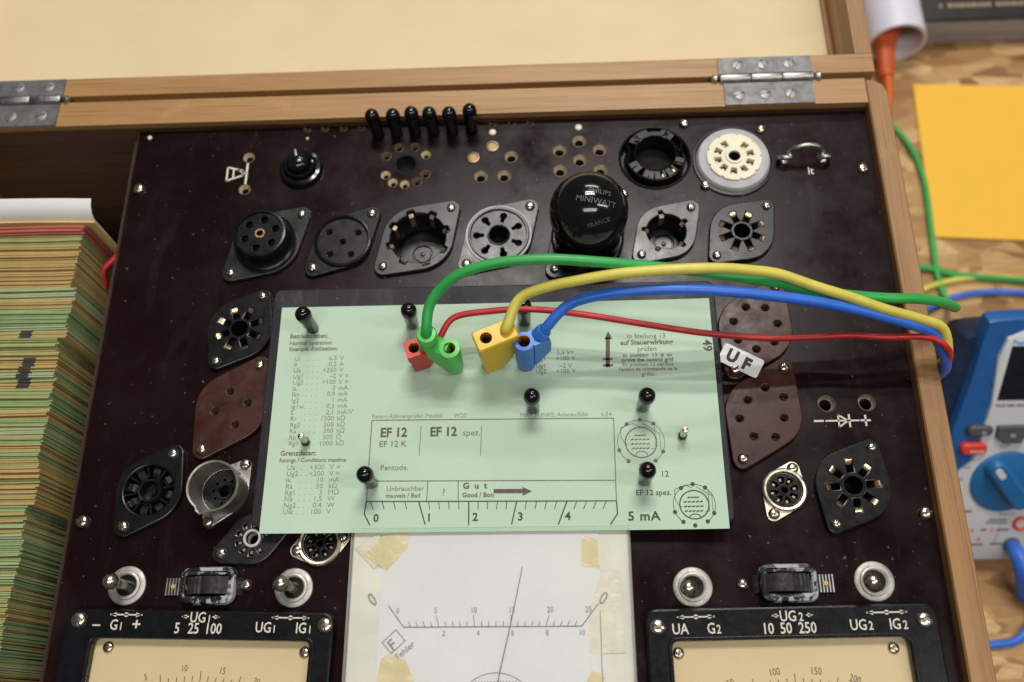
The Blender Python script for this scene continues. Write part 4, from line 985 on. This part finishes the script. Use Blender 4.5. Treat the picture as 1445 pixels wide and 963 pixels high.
lead('green_lead', 'green test lead whose plug has a tall ribbed sleeve next to its hole', mb, 'plug_green',
     [(sl.x, sl.y, 26), (sl.x+0.1, sl.y+0.2, 34), (-41.3, 129.9, 39), (-36.6, 134.5, 43.5), (-28.9, 137.9, 47.5), (-17.0, 139.7, 50.5), (-0.7, 140.1, 51.5), (16.7, 139.3, 50), (35.5, 138.7, 46.5), (52.1, 138.1, 43), (64.2, 137.2, 40.5), (76.3, 136.0, 38), (88.5, 134.2, 35), (101.1, 133.7, 32), (113.5, 133.3, 30), (126.9, 134.3, 26), (136.5, 135.7, 20), (144.0, 137.5, 12), (151.4, 144.5, -4), (163.3, 155.9, -30), (188.6, 180.1, -85), (214.0, 204.4, -140), (226, 217, -168), (229.5, 224, -180), (228.5, 233, -182.8), (227.2, 246, -182.8), (228.2, 264, -182.8), (229.5, 286, -182.8), (230.2, 308, -182.8), (227.5, 328, -182.8), (221, 343, -182.8), (213, 355, -182.8), (202, 366, -182.8)], 'wire_green', 1.8, gb_, (gb_[0], gb_[1]), 2.1, 27.3)
# red: small square plug low behind the green one
rb_ = (-48.6, 121.3, 7)
mb = MB()
angr = 0.32
mb.loft(wedge(rb_, angr, [(7.2, -2.6, 3.4, 2.7, 0.6), (13, -2.8, 6.4, 2.8, 0.6), (18, -2.9, 8.0, 2.9, 0.6), (18.2, -3.3, 8.4, 3.3, 0.6), (22.8, -3.3, 8.4, 3.3, 0.6)]), cap1=False)
Rr = Matrix.Translation((rb_[0], rb_[1], 0)) @ Matrix.Rotation(angr, 4, 'Z')
mb.sheet(rrect(-3.3, 8.4, -3.3, 3.3, 0.6, 3), [circ(0, 0, 2.0, 18)], 22.3, 22.85, 0, mtx=Rr)
cr_ = Rr @ Vector((7.5, 0.5, 0))
lead('red_lead', 'thin red test lead with a small square plug partly behind the green plug', mb, 'plug_red',
     [(cr_.x-2.0, cr_.y-0.8, 20.5), (cr_.x+1.4, cr_.y+1.0, 21.0), (-34.9, 132.3, 23), (-22.3, 134.1, 24.5), (-7.3, 134.1, 25), (10.1, 132.5, 24), (29.9, 129.3, 22), (49.6, 126.1, 20.5), (64.2, 124.4, 20), (76.3, 123.3, 20), (90.7, 123.2, 21), (102.4, 123.0, 22), (114.0, 121.8, 23), (128.6, 121.7, 22), (136.2, 118.6, 18), (139.2, 117.2, 8), (140.0, 117, -10), (141, 115, -80), (160, 100, -150), (165, 60, -182.8), (170, -80, -182.8)], 'wire_red', 1.15, rb_, (rb_[0], rb_[1]), 2.0, 22.85)

# ================================================================== small loose things on the panel
mb = MB().use('white_paper')
Rt = Matrix.Translation((68.2, 121.6, 3.4)) @ Matrix.Rotation(math.radians(-29), 4, 'Z') @ Matrix.Rotation(0.05, 4, 'X')
mb.sheet(rrect(-7.7, 7.7, -3.8, 3.8, 1.0, 3), [], 0, 0.3, 0.0, mtx=Rt)
tagm = mb.build('label_tag', None, None, (0, 0, 0)); tag(tagm, 'white paper tag with handwritten UF stuck on the brown socket', 'label')
MB().text('U', 6.4, -5.4, -2.0, 0.36, mtx=Rt, bold=0.35, wid=0.9).text('F', 6.2, 1.0, -2.4, 0.36, mtx=Rt, bold=0.35, wid=0.95).build('handwriting', 'ink_black', tagm, smooth=0)

lk = thing('jumper_link', 'bent bare wire link bridging two points beside the right rim', 'wire link', (101.5, 208.5, 0.2))
mb = MB()
def ringpts(cx, tilt): return [(cx+2.0*math.cos(t)*math.cos(tilt), 2.0*math.cos(t)*math.sin(tilt)*1.0-0.8, 3.0+2.0*math.sin(t)) for t in [0.1+i*2*PI/12 for i in range(12)]]
L_ = [(-7.6+2.3*math.cos(t), -0.6-1.4*math.sin(t), 2.6+2.0*math.sin(t)) for t in [PI*1.75-i*0.42 for i in range(12)]]
Rr_ = [(7.6-p[0]-7.6, p[1], p[2]) for p in reversed(L_)]
mb.tube(L_+[(-6.6, 0.2, 5.4), (-4.2, 0.3, 8.2), (0, 0.4, 9.4), (4.2, 0.3, 8.2), (6.6, 0.2, 5.4)]+Rr_, 1.05, 12, 5)
mb.build('wire', 'steel', lk)
mb = MB()
for x in (-7.6, 7.6): mb.lathe([(1.8, 0), (1.7, 0.8), (1.2, 1.2), (0, 1.2)], 16, (x, -0.6, 0))
mb.build('terminal', 'nickel', lk)

# tube base with domed cap
tb = thing('domed_valve', 'glossy black domed tube base with white lettering plugged into a back-row socket', 'tube', (SOCK['s5'][0], SOCK['s5'][1], 2))
mb = MB().lathe([(0, 0), (12.6, 0), (12.9, 1), (12.7, 14.0), (13.2, 14.8), (14.2, 15.6), (14.55, 17.4)]+[(14.6*math.cos(a), 20.2+14.6*math.sin(a)) for a in [i*0.12 for i in range(0, 13)]]+[(0, 34.8)], 56)
cap = mb.build('cap', 'gloss_black', tb)
mb = MB()
tilt = Matrix.Translation((0, 0, 20.2)) @ Matrix.Rotation(math.radians(24), 4, 'X') @ Matrix.Rotation(math.radians(-12), 4, 'Z')
def onball(p):
    r = 14.72
    th = math.hypot(p.x, p.y)/r
    d = Vector((p.x, p.y, 0)); d = d.normalized() if d.length > 1e-6 else Vector((1, 0, 0))
    return tilt @ Vector((d.x*r*math.sin(th), d.y*r*math.sin(th), r*math.cos(th)+p.z))
for s_, q, x, y, sp in (('PHILIPS', 2.7, 2.5, 5.6, 1.0), ('MINIWATT', 3.1, 1.8, 1.6, 1.0), ('FRANCE', 2.4, 4.6, -5.6, 1.0)):
    mb.text(s_, q, x, y, 0, 'CENTER', fn=onball, th=0.04, bold=-0.02, space=sp, rot=0.0 if s_ != 'FRANCE' else 0.5)
mb.build('lettering', 'letter_grey', cap, smooth=0)

# ================================================================== index cards packed in the left compartment
gp = {'green': 'green cards packed in the left compartment', 'dull': 'olive green cards packed in the left compartment', 'grey': 'greyish green cards packed in the left compartment', 'tan': 'tan cards packed in the left compartment', 'red': 'red divider cards at the back of the left compartment'}
lbl = {'green': 'green index card standing tightly packed in the left compartment', 'dull': 'olive green index card standing tightly packed in the left compartment', 'grey': 'pale greyish green index card standing packed in the left compartment', 'tan': 'tan index card standing packed among green cards in the left compartment', 'red': 'red divider card standing behind the tan and green cards in the left compartment'}
mats_ = {'green': 'cardedge_green', 'dull': 'cardedge_green2', 'grey': 'cardedge_grey', 'tan': 'cardedge_tan', 'red': 'cardedge_red'}
protos = {}
def card_proto(kind, mark=None):
    key = (kind, mark)
    if key not in protos:
        mb = MB().use(mats_[kind])
        n = 8
        # slightly wavy thin sheet, right edge at x = 0
        ringf = [(-70+70*i/n, -0.32+0.12*math.sin(i*1.3+len(protos)), -85) for i in range(n+1)]
        loop = [(x, y) for x, y, _ in ringf]+[(x, y+0.64) for x, y, _ in reversed(ringf)]
        mb.loft([[(x, y, -84) for x, y in loop], [(x, y, -0.5) for x, y in loop], [(x, y*0.9, 0) for x, y in loop]])
        if mark is not None: mb.use('ink_mark').box(mark-2.4, mark+2.4, -0.36, 0.36, -0.3, 0.06)
        o = mb.build('index_card', None, None, (0, 0, 0), smooth=0); protos[key] = [o, False]
    return protos[key]
seq = []
y = 180.6
for kd in ['red']*5: seq.append(kd)
def offs(y):
    # stagger of the right edge read off the pack
    for a, v in ((168, 0.6), (157, 0.2), (152, 2.4), (146, 2.0), (141, 1.0), (136, 1.6), (131, -1.0), (122, 0.6), (112, 0.2), (100, 0.9), (85, 0.4), (72, 1.8), (60, -0.4), (50, 0.9), (38, 0.0)):
        if y > a: return v
    return -0.2
xr0 = -187.6; run = 0; cur = 'green'
i = 0
yy = 183.6
while yy > 4:
    if i < 5: kd = 'red'
    else:
        t = yy
        ptan = 0.62 if t > 158 else 0.12 if t > 133 else 0.85 if 128 < t < 131 else 0.2 if t > 118 else 0.8 if t > 114.5 else 0.18 if t > 92 else 0.34 if t > 84 else 0.6 if t > 70 else 0.4
        if run <= 0 or t < 118 and run > 2:
            run = random.choice((1, 2, 3, 4, 5)) if t > 150 else random.choice((1, 1, 2, 3))
            cur = 'tan' if random.random() < ptan else random.choice(['green', 'green', 'dull', 'grey'])
        run -= 1; kd = cur
    mark = None
    if 116 < yy < 128: mark = round(-11.5+random.choice((-0.5, 0.5)))
    elif 100 < yy < 113: mark = -31
    elif 136 < yy < 139: mark = -16
    pr = card_proto(kd, mark)
    if not pr[1]: o = pr[0]; pr[1] = True
    else: o = pr[0].copy(); COL.objects.link(o)
    pitch = 0.66+random.random()*0.22
    xr = xr0+offs(yy)+random.gauss(0, 0.28)+(1.2 if kd == 'red' else 0)
    zt = 3.2+random.gauss(0, 0.55)+(2.0 if kd == 'red' else 0)
    o.location = Vector((xr, yy, zt))*S; o.rotation_euler = (random.gauss(0.006, 0.004), 0, random.gauss(0, 0.0022))
    lb_ = lbl[kd]; g_ = gp[kd]
    if mark is not None: lb_ = lb_.replace('index card', 'index card with black ink mark'); g_ = 'ink-marked '+g_
    tag(o, lb_, 'index card', g_)
    yy -= pitch; i += 1
def lean_sheet(name, label, mat, pts, x0, x1, th):
    mb = MB().use(mat); n = 10
    rings = []
    for i in range(n+1):
        x = x0+(x1-x0)*i/n; cz = -1.6*((i/n)**4)
        rings.append([(x, q[0], q[1]+cz) for q in pts]+[(x, q[0]+th, q[1]+cz+0.05) for q in reversed(pts)])
    o = mb.loft(rings).build(name, None, None, (0, 0, 0)); tag(o, label, 'index card'); return o
lean_sheet('paper_sheet', 'white paper sheet leaning behind the red divider cards', 'white_paper', [(186.2, -78), (186.4, -20), (187.0, 5), (188.4, 7.6), (190.6, 9.4), (193.4, 10.2)], -258, -183.2, 0.5)
lean_sheet('index_card', 'yellowish card standing between the white sheet and red dividers', 'cardedge_yellow', [(185.0, -78), (185.0, 6.6)], -258, -182.0, 0.6)
st = MB().tube([(-187.7, 169.4, -22), (-186.7, 174.4, -17), (-183.8, 177.8, -16), (-180.2, 181.7, -16), (-179.2, 187.7, -22)], 1.5, 10, 5).build('loose_wire', 'wire_red', None, (0, 0, 0)); tag(st, 'short red wire in the gap between the cards and the panel edge', 'wire')

# ================================================================== things on the table at the right
env = thing('envelope', 'orange yellow envelope lying on the strand board table', 'envelope', (300, 322, TZ))
mb = MB().sheet([(235.4-300, 381-322), (229.8-300, 269.6-322), (392-300, 258-322), (398-300, 371-322)], [], 0.3, 1.5, 0.3); mb.build('paper', 'envelope', env)
mb = MB().sheet([(236-300, 380.4-322), (397.4-300, 370.6-322), (318-300, 330-322)], [], 1.55, 1.8, 0.05)
# pipe with plug
pc = Vector((219.5, 0, TZ+17.2)); rot = Matrix.Rotation(-PI/2, 4, 'X')
mb = MB().lathe([(18, 0), (18, 170), (15.6, 170), (15.6, 1.2), (16.2, 0), (18, 0)], 48, (0, 0, 0), rot)
pipe = mb.build('plastic_tube', 'pipe', None, (222.5, 400, TZ+18.2)); tag(pipe, 'open white plastic tube lying at the table back by the case lid', 'tube')
oc = thing('power_cord', 'orange power cord whose flat plug sits in the white tube', 'power cord', (218, 391, TZ))
mb = MB()
rings = []
for y, z, hw, hh in ((52, 16, 11, 9), (34, 16, 12, 9), (22, 16.5, 12, 8), (14, 16.5, 11, 7), (6, 16, 8.0, 6), (-2, 14.5, 5.6, 5), (-14, 12, 4.8, 4.4), (-19, 11, 4.0, 3.6)):
    rings.append([(p[0]-0.04*(40-y), y+8, z+p[1]) for p in rrect(-hw, hw, -hh, hh, min(hw, hh)*0.8, 4)])
mb.loft(rings); mb.build('plug', 'orange', oc)
MB().tube([(-2.2, -8, 12), (-1.6, -16, 9), (-2.0, -26, 5.5), (-6.5, -42, 3.2), (-15, -56, 3.2), (-40, -78, 3.2)], 2.7, 12, 6).build('cable', 'orange_cable', oc)
bxm = thing('black_box', 'flat black box with tan lettering and grey front edge behind the envelope', 'box', (320, 480, TZ))
MB().rbox(-84, 100, -66, 90, 20.5, 22.5, 1.5).build('top', 'boxblack', bxm)
MB().box(-83, 99, -65.6, 89, 0, 20.4).use('silver').box(-84, 100, -66.4, -65.6, 0.3, 7).box(-84, 100, -66.6, -65.6, 9, 19).build('side', 'silver', bxm)
mb = MB(); x = -68
while x < -12:
    w = random.uniform(1.6, 3.0)
    if random.random() > 0.12: mb.box(x, x+w*0.8, -56.5, -53.4, 22.5, 22.6)
    x += w+0.5
for a in range(10): mb.tube([(-82+a*7+4*math.cos(t), -38+3.2*math.sin(t*2+a), 22.6) for t in [i*0.6 for i in range(8)]], 0.5, 6, 2)
mb.build('lettering', 'gold', bxm)
gc = MB().tube([(196, 244, TZ+2.2), (208, 248, TZ+2.2), (222, 248.5, TZ+2.2), (240, 243, TZ+2.2), (262, 240.5, TZ+2.2), (290, 237.5, TZ+2.2), (330, 232, TZ+2.2)], 2.0, 12, 6).build('loose_wire', 'wire_green', None, (0, 0, 0)); tag(gc, 'green wire running right across the table behind the multimeter', 'wire')

# multimeter leaning back on its stand
mm = thing('multimeter', 'blue and white digital multimeter propped up at the right of the case', 'multimeter', (213, 80, -172), rot=(math.radians(45), 0, 0))
sh = [(-30, 0), (54, 0), (54, 60), (50, 90), (48, 114), (42, 121), (-11, 120), (-20, 115), (-25.5, 105), (-26.5, 90), (-29, 60)]
def smooth_loop(pts, n=5):
    P = [Vector((p[0], p[1], 0)) for p in pts]; L = len(P); out = []
    for i in range(L):
        a, b_, c, d = P[i-1], P[i], P[(i+1) % L], P[(i+2) % L]
        for q in range(n):
            t = q/n; v = 0.5*((2*b_)+(c-a)*t+(2*a-5*b_+4*c-d)*t*t+(3*b_-a-3*c+d)*t**3); out.append((v.x, v.y))
    return out
lp = smooth_loop(sh, 4)
def scl(pts, f, cx=12, cy=64): return [((p[0]-cx)*f+cx, (p[1]-cy)*f+cy) for p in pts]
mb = MB().loft([[(*p, -30) for p in scl(lp, 0.94)], [(*p, -26) for p in lp], [(*p, -8) for p in lp], [(*p, -5) for p in scl(lp, 0.985)]]); mb.build('body', 'mm_navy', mm)
fr = smooth_loop([(-31, 2), (55, 2), (54, 40), (46, 68), (40, 100), (38, 124), (32, 129), (-6, 129), (-12, 124), (-15, 100), (-20, 72), (-24, 50)], 4)
MB().loft([[(*p, -8) for p in scl(fr, 1.02)], [(*p, -2) for p in fr], [(*p, -0.6) for p in scl(fr, 0.985)]]).build('holster', 'mm_blue', mm)
wf = smooth_loop([(-30, -1.2), (54, -1.2), (50, 26), (40, 52), (29, 72), (28.5, 84), (27, 120), (-2, 120), (-4.2, 86), (-5.6, 74), (-7.5, 58), (-15, 47), (-22, 36), (-27, 20)], 3)
MB().loft([[(*p, -3) for p in wf], [(*p, 0.2) for p in wf], [(*p, 0.8) for p in scl(wf, 0.985, 12, 60)]]).build('face_plate', 'mm_white', mm); face = bpy.data.objects['face_plate']
MB().sheet([(0.4, 116), (25, 116), (26.5, 88), (-2.0, 88)], [], 0.7, 1.1, 0.1).build('screen', 'mm_screen', mm)
q = MB().use('mm_grey').rbox(-13.6, -1.8, 69.4, 74.8, 0, 3.0, 2.4); f1 = q.build('button', None, mm); MB().text('F1', 2.4, -6.0, 70.6, 3.06, 'CENTER', bold=0.04).build('lettering', 'mm_white', f1, smooth=0)
q = MB().use('mm_grey').loft([[(x, y, z) for x, y in ((0.2, 74.6), (0.0, 68.6), (4, 65.4), (12.2, 65.2), (13.6, 69), (13.4, 74.8))] for z in (0, 2.6)]+[[(x*0.95+0.35, (y-70)*0.92+70, 3.1) for x, y in ((0.2, 74.6), (0.0, 68.6), (4, 65.4), (12.2, 65.2), (13.6, 69), (13.4, 74.8))]]); f2 = q.build('button', None, mm); MB().text('F2', 2.4, 7.6, 69, 3.16, 'CENTER', bold=0.04).build('lettering', 'mm_white', f2, smooth=0)
q = MB().use('mm_grey').rbox(14.8, 27, 65.4, 74.6, 0, 3.0, 2.4).build('button', None, mm)
q = MB().use('mm_red').rbox(-15.6, -3.0, 59.2, 65.4, 0, 3.2, 2.8).build('button', None, mm); tag(q, 'red range button'); MB().text('RANGE', 2.0, -8.2, 60.7, 3.26, 'CENTER', bold=0.04).build('lettering', 'mm_white', q, smooth=0)
dl = MB().lathe([(0, 0.6), (17.2, 0.6), (17.0, 1.6), (16.2, 2.2), (0, 2.2)], 56).build('dial', 'mm_dial', mm, (9.2, 43, 0))
Rk = Matrix.Rotation(math.radians(-52), 4, 'Z')
MB().loft([[tuple(Rk @ Vector((p[0], p[1], z))) for p in pts] for z, pts in ((2.2, rrect(-16, 16, -5.4, 5.4, 4.5)), (6.5, rrect(-15.4, 15.4, -4.4, 4.4, 4.0)), (7.3, rrect(-14.6, 14.6, -3.4, 3.4, 3.2)))]).build('grip', 'mm_dial', dl)
MB().rbox(-13.4, -6.8, -1.7, 1.7, 7.2, 7.8, 1.5, Rk).build('pointer', 'mm_white', dl)
pm = MB().use('mm_bluetext')
pm.text('PeakTech', 3.6, 0.4, 116.6, 0.86, bold=0.06, wid=0.9); pm.text('Auto', 3.0, -10.5, 54.6, 0.86, 'CENTER', 0.12); pm.text('OFF', 2.8, 6.0, 62.2, 0.86, 'CENTER', bold=0.05); pm.text('Bluetooth', 2.0, 9, 23.4, 0.86, bold=0.03)
pm.build('blue_lettering', None, face, smooth=0)
pm = MB()
pm.use('ink_black').text('TRUE RMS GRAPHICAL', 2.0, -2.4, 84.4, 0.86, bold=0.05); pm.build('caption', None, face, smooth=0); pm = MB().use('ink_black'); pm.text('10A', 2.6, -5.2, 58.3, 0.86, 'CENTER', wid=0.9); pm.text('mA', 2.4, -10.6, 50.6, 0.86, 'CENTER', -0.1); pm.text('µA', 2.4, -12.6, 43.8, 0.86, 'CENTER')
pm.build('dial_lettering', None, face, smooth=0); pm = MB().use('ink_black')
for x0, x1, y, w in ((-10, -4, 25.6, 1.0), (5, 14, 20.4, 0.8), (4, 13.5, 18.6, 0.8), (2, 5, 14.4, 1.0), (10, 16, 14.4, 0.9), (-3, 4, 5.6, 0.9), (8, 15, 5.9, 0.9)): 
    x = x0
    while x < x1: pm.line([(x, y), (x+0.9, y+0.4)], w, 0.86); x += 1.5
pm.line([(11.5, 18), (9.6, 7)], 0.2, 0.86)
pm.build('black_lettering', None, face, smooth=0)
pm = MB().use('mm_redtext')
for x, y in ((-2.5, 14.4), (7.4, 14.6), (1.6, 9.0)): pm.line([(x-0.9, y-0.7), (x+0.9, y-0.7), (x, y+1.0)], 0.45, 0.86, closed=True)
pm.build('warning_signs', None, face, smooth=0)
for x, y, mt_, lb in ((21.2, 18.4, 'mm_red', 'red input jack'), (18.4, 5.6, 'mm_grey', 'black input jack')):
    tag(MB().use(mt_).lathe([(4.4, 0.4), (4.2, 1.6), (3.2, 1.9), (2.6, 1.4), (2.5, -6)], 28).use('void').cyl(2.5, -6.2, -6).build('input_jack', None, mm, (x, y, 0)), lb)
# blue lead from the multimeter
e2 = Vector((0, math.cos(math.radians(45)), math.sin(math.radians(45)))); e3 = Vector((0, -e2.z, e2.y)); O_ = Vector((213, 80, -172))
def UV(u, v, w): return O_+Vector((u, 0, 0))+e2*v+e3*w
bl = thing('meter_lead', 'blue test lead plugged into the lower jack of the multimeter', 'test lead', (236, 70, TZ))
bo = Vector((236, 70, TZ))
path = [UV(18.4, 5.6, 1), UV(18.6, 4.5, 9), UV(20.0, 0, 13), UV(22.5, -9, 13), UV(25.5, -20, 8), UV(28, -30, 2)]
path[5].z = max(path[5].z, TZ+6)
MB().tube([p-bo for p in path], lambda t: 3.4+1.3*math.sin(PI*min(1, t*1.1))+(0.25*math.sin(t*60) if t > 0.6 else 0), 16, 8).build('plug', 'wire_blue', bl)
p5 = path[5]
MB().tube([p-bo for p in (p5, p5+Vector((1.5, -8, -2)), Vector((239, 44.5, TZ+2.2)), Vector((231, 37.5, TZ+2.2)), Vector((215, 35.5, TZ+2.2)), Vector((185, 34, TZ+2.2)))], 2.1, 12, 6).build('cable', 'wire_blue', bl)
